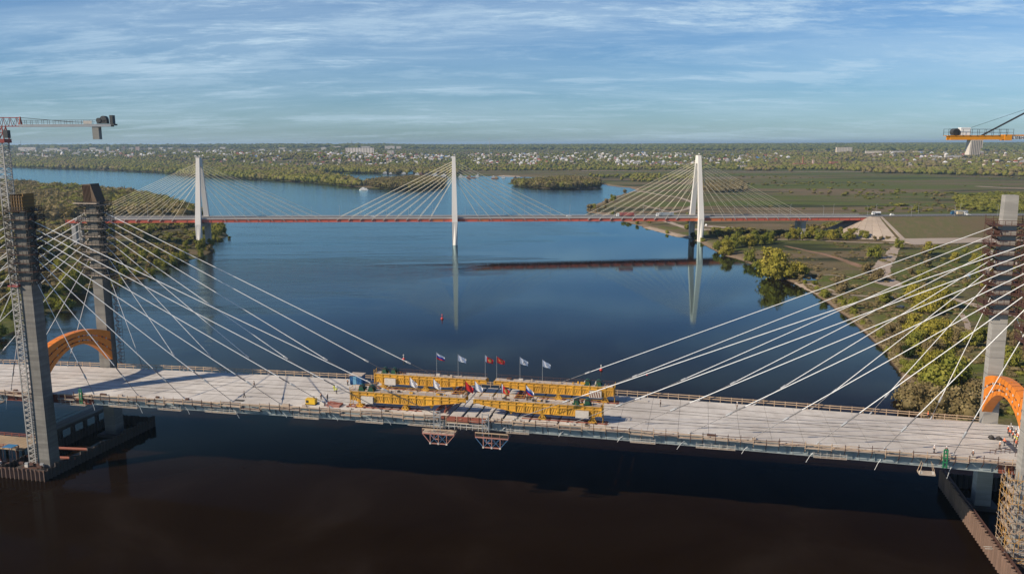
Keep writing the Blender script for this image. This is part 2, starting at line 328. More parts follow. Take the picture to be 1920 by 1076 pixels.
# ---- roads and tracks, draped a little above the ground
def cr(pts, n=8):
    pts = [np.array(p, float) for p in pts]; P0 = [2 * pts[0] - pts[1]] + pts + [2 * pts[-1] - pts[-2]]; out = []
    for i in range(1, len(P0) - 2):
        for k in range(n):
            t = k / n; a, b_, c, d = P0[i - 1:i + 3]
            out.append(.5 * ((2 * b_) + (-a + c) * t + (2 * a - 5 * b_ + 4 * c - d) * t * t + (-a + 3 * b_ - 3 * c + d) * t ** 3))
    return out + [pts[-1]]
def ribbon(name, pts, w, m, lift=.12, n=8, rag=0.):
    c = cr(pts, n); c = [p[:2] for p in c]; vs = []; fs = []; K = 5
    for i, p in enumerate(c):
        a = c[max(i - 1, 0)]; b_ = c[min(i + 1, len(c) - 1)]; d = (b_ - a) / (np.linalg.norm(b_ - a) + 1e-9); nrm = np.array([-d[1], d[0]])
        wi = w[0] + (w[1] - w[0]) * i / (len(c) - 1) if isinstance(w, tuple) else w
        for k in range(K):
            q = p + nrm * wi * (k / (K - 1) - .5) * (1 + rag * (rng.random() - .5)); vs.append((q[0], q[1]))
    A = np.array(vs); H = hgt(A[:, 0], A[:, 1]) + lift
    for i in range(len(c) - 1):
        for k in range(K - 1): j = i * K + k; fs.append((j, j + 1, j + K + 1, j + K))
    return setting(part(name, MB().add([(x, y, h) for (x, y), h in zip(vs, H)], fs), m))
M_dirt = mat('pale_track', (.40, .32, .25), .95, dirt=.6, scale=.25, dc=(.22, .16, .11))
M_red = mat('reddish_track', (.27, .15, .085), .95, dirt=.6, scale=.3, dc=(.13, .09, .04))
M_sand = mat('beach_sand', (.36, .28, .21), .95, dirt=.5, scale=.2, dc=(.22, .17, .11))
M_asph = mat('old_asphalt', (.075, .073, .07), .85, dirt=.4, scale=.15)
ribbon('dirt_road', px([(1129, 346), (1150, 350), (1178, 355), (1205, 360), (1240, 366), (1275, 372), (1296, 379), (1300, 385), (1288, 392), (1262, 398), (1240, 403), (1225, 408)], 2.5), 7, M_dirt)
ribbon('dirt_road', px([(1205, 385), (1225, 390), (1250, 396), (1262, 398)], 2.5), 4, M_dirt)
ribbon('dirt_road', px([(1236, 412), (1252, 417), (1275, 424), (1300, 431), (1345, 433), (1400, 437)], 2.2), 7, M_dirt)
ribbon('gravel_yard', px([(1318, 424), (1345, 426), (1375, 428)], 2.4), 14, M_dirt)
ribbon('gravel_yard', px([(1300, 430), (1335, 431), (1360, 432)], 2.2), 9, M_dirt)
ribbon('dirt_track', px([(1400, 452), (1450, 450), (1520, 451), (1600, 454), (1680, 455), (1760, 453), (1860, 452), (1960, 452)], 2.8), 5, M_dirt)
ribbon('dirt_track', px([(1472, 462), (1510, 470), (1548, 478), (1585, 490), (1618, 502)], 2.8), (4, 7), M_red, rag=.3)
ribbon('dirt_road', px([(1690, 455), (1676, 468), (1668, 482), (1656, 497), (1652, 512), (1662, 528), (1690, 536)], 2.8), (6, 17), M_dirt, rag=.25)
ribbon('beach', px([(1486, 527), (1510, 532), (1535, 541), (1560, 549)], 1.6), (7, 15), M_sand, .1, rag=.3)
ribbon('beach', px([(1212, 425), (1240, 432), (1270, 440), (1296, 445)], 1.4), (7, 9), M_sand, .1, rag=.3)
ribbon('dirt_track', px([(1600, 520), (1560, 514), (1530, 512)], 2.8), 1.6, M_dirt, rag=.3)
ribbon('dirt_track', px([(1560, 547), (1610, 551), (1660, 556), (1700, 566)], 2.8), 3, M_dirt, rag=.3)
ribbon('dirt_road', px([(1780, 560), (1810, 568), (1850, 580), (1890, 590), (1960, 605)], 2.8), 6, M_dirt, rag=.2)
ribbon('dirt_track', px([(1800, 588), (1812, 605), (1812, 622), (1790, 632), (1760, 640)], 2.8), (3, 2), M_dirt, rag=.4)
ribbon('dirt_track', px([(1790, 690), (1815, 705), (1835, 725), (1860, 745)], 2.8), 2.2, M_red, rag=.4)
ribbon('far_road', px([(1090, 321), (1180, 322), (1280, 322), (1400, 322.5), (1560, 323), (1700, 324)], 3), 22, M_dirt, 1.2)
ribbon('harbour_sand', px([(940, 330), (980, 332), (1010, 334), (1038, 336)], 1), 26, M_sand, .8)
ribbon('embankment_road_verge', px([(1830, 350), (1880, 352), (1925, 354)], 3), 20, M_sand, .5)
# ================================================================== trees
def ico(sub):
    import bmesh
    bm = bmesh.new(); bmesh.ops.create_icosphere(bm, subdivisions=sub, radius=1)
    v = np.array([p.co[:] for p in bm.verts]); f = np.array([[x.index for x in fc.verts] for fc in bm.faces]); bm.free(); return v, f
def leafmat(name, base, hue=.5):
    m, nt, b, o = newmat(name); nt.nodes.remove(b)
    at_ = nd(nt, 'ShaderNodeAttribute', attribute_name='tint'); oi = nd(nt, 'ShaderNodeObjectInfo')
    ad = nd(nt, 'ShaderNodeMath', operation='ADD'); nt.links.new(at_.outputs['Fac'], ad.inputs[0]); 
    rr = nd(nt, 'ShaderNodeMath', operation='MULTIPLY', ins={1: .3}); nt.links.new(oi.outputs['Random'], rr.inputs[0]); nt.links.new(rr.outputs[0], ad.inputs[1])
    c = ramp(nt, ad.outputs[0], base)
    df = nd(nt, 'ShaderNodeBsdfDiffuse'); nt.links.new(c, df.inputs[0])
    tr = nd(nt, 'ShaderNodeBsdfTranslucent'); nt.links.new(mix(nt, 1., c, (1.0, 1.0, .5), 'MULTIPLY'), tr.inputs[0])
    ms = nd(nt, 'ShaderNodeMixShader', ins={0: .22}); nt.links.new(df.outputs[0], ms.inputs[1]); nt.links.new(tr.outputs[0], ms.inputs[2]); nt.links.new(ms.outputs[0], o.inputs[0])
    return m
L_green = leafmat('spring_leaves', [(0, (.075, .088, .016)), (.4, (.155, .168, .030)), (.75, (.235, .232, .048)), (1, (.30, .27, .06))])
L_yellow = leafmat('yellow_green_leaves', [(0, (.105, .098, .018)), (.4, (.21, .190, .032)), (.75, (.31, .265, .048)), (1, (.40, .32, .07))])
L_brown = leafmat('budding_twigs', [(0, (.085, .064, .032)), (.4, (.17, .13, .062)), (.75, (.23, .185, .085)), (1, (.30, .23, .12))])
L_dark = leafmat('dark_needles', [(0, (.010, .018, .008)), (.5, (.022, .034, .013)), (1, (.045, .060, .02))])
M_bark = mat('bark', (.075, .055, .04), .9, dirt=.5, scale=2)
# mixed forest for stands too far to pick apart: olive, brown, dark by tree
L_forest = leafmat('mixed_forest', [(0, (.028, .046, .020)), (.2, (.066, .084, .026)), (.40, (.130, .146, .034)), (.62, (.205, .200, .044)), (.80, (.18, .145, .070)), (1.0, (.24, .19, .10))])
def crown(seed, H=10., R=4.5, n=650, leaf=.75, low=.12, lobes=9, tall=1.):
    """leaf clumps spread through a crown made of several lobes"""
    r = np.random.default_rng(seed); V = []; Fc = []; T = []
    cs = []
    for k in range(lobes):
        a = r.random() * 2 * PI; q = r.random() ** .5 * R * .62; z = H * (low + .14 + (.72 - low) * r.random()); 
        cs.append((q * math.cos(a), q * math.sin(a), z, R * (.34 + .25 * r.random()) * (1.1 - .35 * z / H), r.random()))
    cs.append((0, 0, H * .58, R * .6, .5))
    v_, f_ = ico(1)
    for c in cs:
        i = len(V); q = v_ * c[3] * .72 + np.array(c[:3]); q[:, 2] = np.clip(q[:, 2], .15, H); V += list(q); Fc += [tuple(x + i) for x in f_]; T += [.08 + .3 * c[4]] * len(v_)  # inner core of each lobe, the crown's inside shade put into its darker tint
    for k in range(n):
        c = cs[r.integers(len(cs))]; d = r.normal(size=3); d /= np.linalg.norm(d); d[2] = d[2] * .9 + .1
        rad = c[3] * (.55 + .5 * r.random()) if r.random() < .8 else c[3] * 1.2
        p = np.array(c[:3]) + d * rad * np.array([1, 1, .95 * tall]); p[2] = min(max(p[2], H * .03), H)
        nn = d + r.normal(size=3) * .55; nn /= np.linalg.norm(nn); t = np.cross(nn, r.normal(size=3)); t /= np.linalg.norm(t); bt = np.cross(nn, t)
        s = leaf * (.6 + .8 * r.random()); i = len(V)
        V += [p + t * s, p + bt * s * .8, p - t * s, p - bt * s * .8]; Fc += [(i, i + 1, i + 2), (i, i + 2, i + 3)]
        tv = .15 + .4 * c[4] + .25 * r.random() + .1 * (d[2] > 0); T += [tv] * 4  # clumps on the upper side tinted lighter, light from above painted in
    return np.array(V), np.array(Fc), np.array(T)
def triobj(name, V, Fa, T, mats, smooth=False):
    me = bpy.data.meshes.new(name); me.vertices.add(len(V)); me.vertices.foreach_set('co', V.astype(np.float32).ravel())
    me.loops.add(Fa.size); me.loops.foreach_set('vertex_index', Fa.astype(np.int32).ravel())
    me.polygons.add(len(Fa)); me.polygons.foreach_set('loop_start', np.arange(len(Fa), dtype=np.int32) * 3)
    if smooth: me.polygons.foreach_set('use_smooth', np.ones(len(Fa), bool))
    a = me.attributes.new('tint', 'FLOAT', 'POINT'); a.data.foreach_set('value', T.astype(np.float32))
    for m_ in (mats if isinstance(mats, list) else [mats]): me.materials.append(m_)
    me.update(calc_edges=True); return me
def trunk(seed, H, R, n=5):
    r = random.Random(seed); mb = MB(); h1 = H * .35
    mb.tube((0, 0, -.4), (0, 0, h1), .045 * H * .6, 6, .03 * H * .6)
    mb.tube((0, 0, h1), (r.uniform(-.4, .4), r.uniform(-.4, .4), H * .86), .03 * H * .6, 5, .006 * H)
    for k in range(n):
        a = r.random() * 2 * PI; z = H * r.uniform(.22, .6); e = (math.cos(a) * R * .6, math.sin(a) * R * .6, z + H * .22)
        mb.tube((0, 0, z), e, .014 * H, 4, .004 * H)
    return mb
TREE = {}
def treekind(key, H, R, n, leaf, mats, low, lobes, tall=1., nvar=3):
    for k in range(nvar):
        V, Fa, T = crown(sum(map(ord, key)) + k * 17, H, R, n, leaf, low, lobes, tall)
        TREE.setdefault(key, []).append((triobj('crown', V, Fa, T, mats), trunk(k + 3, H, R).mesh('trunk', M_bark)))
treekind('willow', 11, 5.8, 2000, .36, L_yellow, .02, 12)
treekind('green', 11, 5.0, 1700, .35, L_green, .05, 11)
treekind('shrub', 4.4, 3.6, 900, .30, L_green, .0, 8)
treekind('dry', 7.5, 4.4, 1100, .28, L_brown, .0, 12, 1.)
treekind('poplar', 12, 2.8, 1100, .34, L_green, .08, 8, 1.8)
treekind('dark', 8, 3.9, 600, .5, L_dark, .03, 9)
NAMES = {'willow': 'willow_tree', 'green': 'leafy_tree', 'shrub': 'shrub', 'dry': 'budding_tree', 'poplar': 'poplar_tree', 'dark': 'dark_tree'}
ntree = [0]
def tree(key, x, y, s, label, group=None, sq=1.):
    cm, tm = TREE[key][rng.integers(3)]
    o = thing(NAMES[key], label, 'shrub' if key == 'shrub' else 'tree', (x, y, max(hz(x, y), -.1) - .1), rng.random() * 6.28, group)
    o.scale = (s * sq, s * sq, s)
    share('crown', cm, o); share('trunk', tm, o); ntree[0] += 1; return o
def treepx(key, x, y, s, label, group=None, sq=1., z=2.5):
    p = at(x, y, z)
    for _ in range(4): p = at(x, y, min(max(hz(p[0], p[1]), .2), 3.5))
    X, Y = p[0], p[1]
    if 'water' not in label.split('the ')[-1][:9] and 'islet' not in label and 'in the water' not in label:
        dx_ = 1.5 if X > 0 else -1.5
        for _ in range(14 if y < 500 or y > 530 else 3):
            if hz(X, Y) > .2: break
            X += dx_
    return tree(key, X, Y, s, label, group, sq)
# trees one can tell apart on the right bank (base pixel -> ground)
TP = treepx
TP('willow', 1440, 520, 1.85, 'largest rounded yellow-green willow at the water edge below the old bridge', sq=1.15)
TP('willow', 1466, 524, 1.5, 'duller green crown growing against the right side of the big waterside willow', sq=1.1)
TP('willow', 1500, 520, 1.1, 'smaller rounded yellow willow just right of the big waterside willow, behind the sandy beach')
TP('shrub', 1420, 503, 1.5, 'low brown-green bush just left of the big waterside willow')
TP('green', 1390, 492, .95, 'round light green tree standing alone at the water edge, left of the big willow')
TP('willow', 1352, 479, 1.1, 'yellow willow at the water edge below the right white pylon')
TP('willow', 1365, 473, .9, 'second yellow willow behind the one below the right white pylon')
TP('green', 1686, 466, .85, 'small round green tree standing alone beside the wide dirt road')
TP('green', 1640, 484, 1.0, 'spreading green tree on the meadow left of the wide dirt road', sq=1.3)
TP('dry', 1626, 514, 1.15, 'pale brown budding tree beside the dirt road bend', sq=1.1)
TP('dry', 1645, 528, 1.2, 'dark olive tree right below the dirt road bend', sq=1.2)
TP('dry', 1575, 545, 1.1, 'sparse olive bushy tree on the slope right of the sandy beach', sq=1.3)
for x, y, s, k in ((1318,452,.8,'shrub'),(1305,449,.7,'shrub'),(1283,449,.9,'dark'),(1250,438,.8,'shrub'),(1180,414,1.,'shrub'),(1195,420,1.,'shrub'),(1150,404,1.2,'shrub'),(1120,398,1.2,'dry'),(1106,396,1.3,'dry'),(1112,391,1.5,'shrub'),(1135,391,.9,'dry'),(1150,378,1.1,'green'),(1137,382,1.,'dry'),(1170,363,1.1,'dry'),(1170,410,1.3,'shrub'),(1215,418,1.1,'shrub'),(1230,414,1.2,'shrub'),(1265,409,1.3,'shrub'),(1290,430,1.2,'shrub'),(1290,418,1.,'green')):
    TP(k, x, y, s, 'small bush on the bank between the river and the right white pylon', 'bushes along the bank near the right white pylon')
for x, y, s, k in ((1345,470,.8,'green'),(1375,466,.95,'green'),(1392,463,.9,'green'),(1362,462,.9,'green'),(1405,461,.9,'willow'),(1420,460,1.,'green'),(1435,459,1.0,'green'),(1446,456,1.,'green'),(1380,455,.9,'green'),(1415,452,.9,'green'),(1352,455,.7,'dry'),(1388,446,.9,'dark'),(1400,444,.85,'dark'),(1440,447,1.,'dark'),(1330,440,.7,'dry')):
    TP(k, x, y, s, 'tree in the dense green grove right of the right white pylon', 'trees of the grove right of the right white pylon')
for i, x in enumerate(range(1478, 1640, 9)):
    TP(['green', 'willow', 'green', 'poplar'][i % 4], x, 451 - (i % 3) * 3, .75 + .15 * ((i * 7) % 4) / 3, 'light green tree in the row under the right end of the old bridge', 'row of light green trees below the right end of the old bridge')
for i, x in enumerate((1640, 1652, 1664, 1676)):
    TP('dry', x, 451, .6, 'small sparse tree before the concrete slope of the embankment', 'small sparse trees at the embankment foot')
# the wooded slope behind the right-hand stay cables
r_ = random.Random(5)
for x, y, s, k in ((1660,568,.9,'green'),(1690,560,.8,'shrub'),(1700,548,.8,'green'),(1712,565,1.1,'willow'),(1735,572,1.25,'willow'),(1765,578,1.35,'willow'),(1745,590,1.1,'willow'),(1722,586,.9,'willow'),(1690,610,.9,'dry'),(1672,628,1.0,'dry'),(1695,640,1.1,'dry'),(1712,628,1.15,'willow'),(1738,640,1.35,'willow'),(1760,632,1.1,'willow'),(1720,662,1.2,'green'),(1748,668,1.35,'dry'),(1765,658,1.1,'willow'),(1700,672,.9,'dark'),(1685,664,.9,'dry'),(1772,690,1.,'green'),(1790,640,1.,'dry'),(1815,652,.9,'green'),(1838,640,.9,'green'),(1742,702,1.1,'willow'),(1718,706,.9,'green')):
    TP(k, x, y, s * .80, 'bushy %s on the slope behind the right-hand stay cables' % {'willow': 'yellow tree', 'green': 'green tree', 'shrub': 'green shrub', 'dry': 'brown budding tree', 'dark': 'dark tree'}[k], '%s on the slope behind the right-hand cables' % {'willow': 'yellow trees', 'green': 'green trees', 'shrub': 'shrubs', 'dry': 'brown trees', 'dark': 'dark trees'}[k], 1.15)
for x, y, s, k in ((1715,768,1.3,'dry'),(1738,772,1.35,'dry'),(1762,776,1.4,'dry'),(1788,778,1.3,'dry'),(1812,782,1.3,'dry'),(1770,748,1.4,'green'),(1795,742,1.3,'green'),(1748,742,1.1,'green'),(1700,752,1.,'dry'),(1820,752,1.1,'dry'),(1835,776,1.,'dry')):
    TP(k, x, y, s, 'brown tree in the waterside thicket left of the right far pylon' if k == 'dry' else 'green tree in the waterside thicket left of the right far pylon', 'bare thicket by the right far pylon' if k == 'dry' else 'green trees by the right far pylon', 1.15)
for i in range(34):
    x = r_.uniform(1640, 1915); y = r_.uniform(462, 560)
    if x < 1700 and y < 540: continue
    TP(r_.choice(['shrub', 'green', 'willow', 'shrub', 'dry']), x, y, r_.uniform(.6, .95), 'bush or small tree in the scrub behind the upper right stay cables', 'scrub behind the upper right stay cables')
for i in range(16):
    x = r_.uniform(1890, 2060); y = r_.uniform(600, 760)
    TP(r_.choice(['shrub', 'green', 'dry']), x, y, r_.uniform(.7, 1.1), 'bush or small tree in the scrub right of the right far pylon', 'scrub right of the right far pylon')
for i in range(34):
    f_ = i / 33; x = np.interp(f_, [0, .25, .5, .75, 1], [1400, 1500, 1570, 1645, 1700]) + r_.uniform(2, 26); y = np.interp(f_, [0, .25, .5, .75, 1], [494, 536, 580, 640, 720]) - r_.uniform(0, 8)
    TP(r_.choice(['shrub', 'dry', 'shrub', 'green']), x, y, r_.uniform(.35, .65), 'small pale green or brown shrub on the right shore behind the stay cables', 'small shrubs along the right shore')
# flooded willows on the left bank
for x, y in ((424,436),(412,441),(404,432),(418,430),(398,446)):
    TP('shrub', x, y, 1.7, 'round olive bush at the left white pylon, on the tip of the left bank', 'bushes on the tip beside the left white pylon')
TP('shrub', 430, 447, .5, 'tiny bush standing in the water off the tip by the left white pylon')
TP('shrub', 124, 578, 1.5, 'small round bush alone in the water between the two left pylon legs')
TP('green', 101, 575, .75, 'big round olive bush at the shore behind the near left pylon leg', sq=1.4)
TP('green', 214, 537, .5, 'bush standing in the water just right of the far left pylon leg', sq=1.3)
TP('green', 262, 518, .6, 'wide bush on an islet, right of the far left pylon leg', sq=1.5)
for i in range(95):
    x = r_.uniform(60, 395); lo = 428 + (395 - x) * .02; hi = np.interp(x, [60, 100, 165, 212, 268, 314, 352, 395], [590, 560, 535, 528, 512, 498, 486, 470])
    y = hi - (hi - lo) * r_.random() ** 1.5
    kk = r_.choice(['shrub', 'shrub', 'shrub', 'green', 'dry', 'dry', 'dark'])
    kn = {'shrub': 'low green bush', 'green': 'small green tree', 'dry': 'brown leafless bush', 'dark': 'dark bush'}[kk]
    zn = 'at the foot of the left white pylon' if x > 330 else ('right of the far left leg' if x > 215 else 'between the two left legs') if y > 452 else 'just below the old bridge at left'
    TP(kk, x, y, r_.uniform(.7, 1.25) * (1.1 if y > 470 else .8), '%s on the marshy left bank, %s' % (kn, zn), '%ses %s' % (kn, zn))
for i in range(22):
    x = r_.uniform(-60, 60); y = r_.uniform(470, 625)
    TP(r_.choice(['shrub', 'green', 'green', 'dry']), x, y, r_.uniform(.7, 1.1), 'bush behind the lattice mast of the left crane', 'bushes behind the left crane mast')
sh_ = SHORES['left'][3:]
for i in range(46):
    k = r_.randrange(13, 39); (ax, ay), (bx, by) = SHORES['left'][k], SHORES['left'][k + 1]; f_ = r_.random()
    x, y = ax + (bx - ax) * f_ + r_.uniform(-5, 3), ay + (by - ay) * f_ + r_.uniform(-4, 4)
    kk = r_.choice(['shrub', 'green']); kn = 'low olive shrub' if kk == 'shrub' else 'small green tree'; o = tree(kk, x, y, r_.uniform(.5, .8), kn + ' rooted at the flooded edge of the left bank', kn + 's along the flooded edge of the left bank'); o.location.z = max(o.location.z, -.3)
# ---- stands too large to count
def template(seed, tris=60):
    r = np.random.default_rng(seed); v, f = ico(1); v = v * np.array([.5, .5, .5]); v[:, 2] += .5
    v *= (1 + .35 * (r.random((len(v), 1)) - .5)); V = [v]; Fa = [f]; k = len(v)
    n = tris - 20
    d = r.normal(size=(n, 3)); d /= np.linalg.norm(d, axis=1)[:, None]; d[:, 2] = np.abs(d[:, 2]) * .9 - .1
    c = np.array([0, 0, .45]) + d * np.array([.52, .52, .5]) * (.75 + .35 * r.random((n, 1)))
    a = r.normal(size=(n, 3)) * .15; b_ = r.normal(size=(n, 3)) * .15
    V.append(np.stack([c + a, c + b_, c - a - b_], 1).reshape(-1, 3)); Fa.append(np.arange(n * 3).reshape(-1, 3) + k)
    return np.concatenate(V), np.concatenate(Fa)
TEMPL = [template(i, 74) for i in range(6)]; TFAR = [template(i + 20, 34) for i in range(6)]
def stand(name, xs_, ys_, hs, ws, tint, m, far=False, z=None):
    V = []; Fa = []; T = []; k = 0; zz = hgt(xs_, ys_) if z is None else z
    Tm = TFAR if far else TEMPL
    for i in range(len(xs_)):
        v, f = Tm[i % 6]; a = (i * 2.399) % 6.283; ca, sa = math.cos(a), math.sin(a)
        w = ws[i]; q = np.empty_like(v); q[:, 0] = (v[:, 0] * ca - v[:, 1] * sa) * w + xs_[i]; q[:, 1] = (v[:, 0] * sa + v[:, 1] * ca) * w + ys_[i]; q[:, 2] = v[:, 2] * hs[i] + zz[i] - .3
        V.append(q); Fa.append(f + k); T.append(np.full(len(v), tint[i])); k += len(v)
    V = np.concatenate(V); Fa = np.concatenate(Fa); T = np.concatenate(T)
    me = triobj(name, V, Fa, T, m); o = bpy.data.objects.new(name, me); col.objects.link(o); o['kind'] = 'stuff'; return o
def scatter(poly, n, z=3., jitter=True):
    """n ground points inside a polygon given by its outline, thinning with distance"""
    poly = [tuple(p) for p in poly]; A = np.array(poly); out = []
    lo, hi = A.min(0), A.max(0)
    while len(out) < n:
        q = lo + rng.random((n * 2, 2)) * (hi - lo); ok = inside(poly, q[:, 0], q[:, 1]); out += q[ok].tolist()
    q = np.array(out[:n]); g_ = np.array([at(x, y, z)[:2] for x, y in q]); return g_, q
def elev(q, x0=960):   # ground height guess per pixel row so that stands sit on the rising land
    return 0
def ground_hit(q, n=5):
    """follow the view down to the rising ground"""
    out = []
    z = np.full(len(q), 3.)
    for it in range(n * 3):
        pts = np.array([at(a, b_, zz_)[:2] for (a, b_), zz_ in zip(q, z)]); h = np.maximum(hgt(pts[:, 0], pts[:, 1]), .5); z = z + .5 * (np.minimum(h, 84) - z)
    return pts
def forest(name, label, poly, n, h=(9, 15), w=(1.0, 1.4), tint=(.1, 1.), m=None, far=False, clump=None, cat='forest'):
    _, q = scatter(poly, n); g_ = ground_hit(q)
    hh = rng.uniform(*h, n); zt = hgt(g_[:, 0], g_[:, 1]); keep = (zt > .3) & (g_[:, 1] < 30000)
    cl = np.sin(g_[:, 0] * .013 + 2) * np.sin(g_[:, 1] * .009) * .42 + np.sin(g_[:, 0] * .05) * np.sin(g_[:, 1] * .031) * .2
    tt = np.clip(rng.uniform(*tint, n) * .55 + .45 * (tint[0] + (tint[1] - tint[0]) * (.5 + cl * 1.3)), 0, 1)
    if clump is not None:
        keep &= (np.sin(g_[:, 0] * clump[0] + clump[2]) + np.sin(g_[:, 1] * clump[1] + g_[:, 0] * clump[0] * .4) + rng.normal(size=n) * .5) > clump[3]
    g_, hh, tt = g_[keep], hh[keep], tt[keep]
    o = stand(name, g_[:, 0], g_[:, 1], hh, hh * rng.uniform(*w, len(hh)), tt, m or L_forest, far); tag(o, label, cat); return o
forest('left_bank_wood', 'brown and green wood covering the left bank between the river and the old bridge', [(-60,348),(0,348),(60,351),(120,357),(180,363),(240,371),(295,382),(335,395),(362,406),(372,414),(250,414),(-60,416)], 2300, (10, 18), (1.0, 1.4), (.12, .88))
forest('left_bank_thicket', 'thicket on the left bank around and below the old bridge', [(-60,418),(390,412),(395,425),(300,432),(200,440),(60,450),(-60,480)], 1000, (3, 7), (1.1, 1.7), (.25, .95), clump=(.05, .04, 0, -.2))
forest('left_marsh_scrub', 'brown-green scrub on the marsh left of the river below the old bridge', [(-60,440),(385,432),(360,470),(300,492),(220,515),(100,540),(-60,560)], 2000, (1.2, 3.5), (1.4, 2.4), (.5, 1.0), clump=(.06, .05, 1, .2))
forest('far_left_bank_trees', 'belt of olive trees along the far bank of the river at left', [(-40,298),(200,302),(400,311),(560,319),(640,335),(680,350),(640,347),(560,340.5),(450,334.5),(350,328.5),(240,320.5),(100,316),(-40,311)], 5200, (10, 16), (1.0, 1.4), (.25, .75), far=True)
forest('wooded_spit', 'olive-green wooded spit in the river left of the middle white pylon', [(690,346),(720,342),(770,338),(810,338),(834,342),(828,349),(790,354),(735,354),(695,351)], 900, (9, 14), (1.0, 1.3), (.42, .68))
forest('wooded_point', 'line of olive trees on the point of land right of the middle white pylon', [(956,346),(978,344),(1030,341),(1060,338),(1120,342),(1124,350),(1082,353.5),(1030,353),(985,350)], 900, (8, 14), (1.0, 1.3), (.35, .68))
forest('backwater_trees', 'olive trees along the backwater behind the wooded spit', [(600,324),(640,315),(740,316),(860,322),(860,327),(745,326),(640,323.5)], 1300, (10, 16), (1.0, 1.4), (.35, .7), far=True)
forest('town_trees_left', 'trees between the houses of the town on the left hill', [(-40,277),(560,277),(640,300),(640,318),(560,320),(400,310),(200,302),(-40,299)], 4600, (6, 11), (1.0, 1.6), (.1, .62), far=True)
forest('town_trees_middle', 'trees between the village houses beyond the river', [(560,279),(1000,279),(1560,284),(1560,318),(1100,320),(860,321),(640,316)], 6500, (6, 11), (1.1, 1.7), (.08, .72), far=True)
forest('town_trees_right', 'trees around the houses and the brick works at right', [(1400,281),(1930,281),(1930,332),(1700,326),(1400,321)], 4600, (8, 14), (1.1, 1.7), (.2, .85), far=True, clump=(.012, .01, 0, -.7))
forest('horizon_forest', 'bluish forest stretching to the horizon', [(-60,273.5),(400,273),(960,271),(1500,268.5),(1980,267),(1980,284),(1000,281),(560,278),(-60,278)], 10000, (14, 24), (1.6, 2.8), (.0, .3), far=True)
forest('meadow_bushes', 'scattered bushes on the wide meadow beyond the old bridge', [(1150,325),(1930,330),(1930,400),(1540,400),(1300,372),(1200,350)], 900, (1.5, 4.5), (1.3, 2.2), (.2, .9), clump=(.011, .017, 1, .65))
forest('meadow_copse', 'green copse on the meadow right of the right white pylon', [(1318,345),(1390,340),(1400,358),(1350,362),(1318,356)], 260, (6, 9), (1.1, 1.5), (.4, .68))
forest('meadow_belt', 'low green belt of shrubs on the meadow at the right edge', [(1790,372),(1860,364),(1930,366),(1930,396),(1880,398),(1800,392)], 380, (4, 7), (1.2, 1.8), (.35, .7))
forest('bank_trees_middle', 'trees along the meadow bank left of the right white pylon', [(1090,326),(1310,330),(1310,338),(1200,342),(1090,332)], 260, (5, 9), (1.1, 1.6), (.2, .8), far=True, clump=(.02, .02, 1, -.2))
forest('right_bank_scrub', 'low scrub on the right bank below the old bridge', [(1340,432),(1480,426),(1640,418),(1640,446),(1500,448),(1340,462)], 420, (2, 5), (1.2, 1.8), (.3, .9), clump=(.06, .05, 1, .1))
forest('tussock_scrub', 'low tan and olive tussocks and undergrowth on the right bank slope', [(1400,458),(1640,456),(1920,456),(1920,780),(1720,770),(1700,700),(1640,625),(1560,560),(1490,522),(1410,490)], 2600, (.5, 1.7), (1.3, 3.), (.3, 1.0), clump=(.07, .06, 0, -.1))
forest('tussock_scrub', 'low brown tussocks and undergrowth on the left bank marsh', [(-60,440),(380,436),(350,485),(210,535),(100,580),(-60,630)], 1500, (.5, 1.4), (1.4, 3.), (.5, 1.0), clump=(.07, .06, 2, -.1))
forest('shore_reeds', 'pale dry reeds and scrub along the right shore', [(1320,458),(1400,488),(1480,520),(1560,566),(1640,632),(1690,700),(1705,690),(1650,620),(1570,560),(1490,524),(1410,492)], 240, (.8, 2), (1.2, 2), (.75, 1.0))
# ================================================================== town and villages
def wallmat(name, c): return mat(name, c, .85, dirt=.25, scale=.2)
W = {'white': wallmat('white_render', (.60, .56, .50)), 'cream': wallmat('cream_render', (.66, .57, .45)), 'brick': wallmat('red_brick_wall', (.30, .12, .075)), 'wood': wallmat('grey_timber', (.22, .18, .15)), 'panel': wallmat('concrete_panels', (.64, .58, .52)), 'pink': wallmat('pinkish_render', (.52, .38, .32))}
RF = {'red': wallmat('red_roof', (.28, .07, .05)), 'grey': wallmat('grey_roof', (.24, .23, .23)), 'blue': wallmat('blue_roof', (.05, .15, .34)), 'white': wallmat('pale_metal_roof', (.62, .62, .62)), 'brown': wallmat('brown_roof', (.14, .09, .06)), 'dark': wallmat('dark_roof', (.09, .085, .085))}
M_win = mat('dark_window_glass', (.03, .035, .045), .15, dirt=.1)
def houseMB(w, d, h, rh, hip=False):
    mb = MB().box((0, 0, h / 2 - 1), (w, d, h + 2)); e = .35
    y = d / 2 + e; x = w / 2 + e; i = x * .55 if hip else 0
    mb.add([(-x, -y, h), (x, -y, h), (x, y, h), (-x, y, h), (-x + i, 0, h + rh), (x - i, 0, h + rh)], [(0, 1, 5, 4), (2, 3, 4, 5), (1, 2, 5), (3, 0, 4), (3, 2, 1, 0)], 1)
    for k in (-.28, .28): mb.box((k * w, -d / 2 - .03, h * .55), (1.2, .1, 1.3), 2)
    return mb
HK = []
for (w, d, h, rh, hip) in ((10, 8, 4, 3, 0), (9, 9, 6, 3.4, 1), (13, 8, 3.4, 2.6, 0), (8, 7, 3.2, 3.4, 0), (12, 10, 6.5, 4, 1)):
    HK.append((houseMB(w, d, h, rh, hip)))
HM = {}
combos = [('white', 'red'), ('white', 'grey'), ('cream', 'brown'), ('white', 'white'), ('wood', 'grey'), ('pink', 'red'), ('white', 'blue'), ('cream', 'white'), ('brick', 'white'), ('white', 'dark'), ('white', 'white'), ('cream', 'grey')]
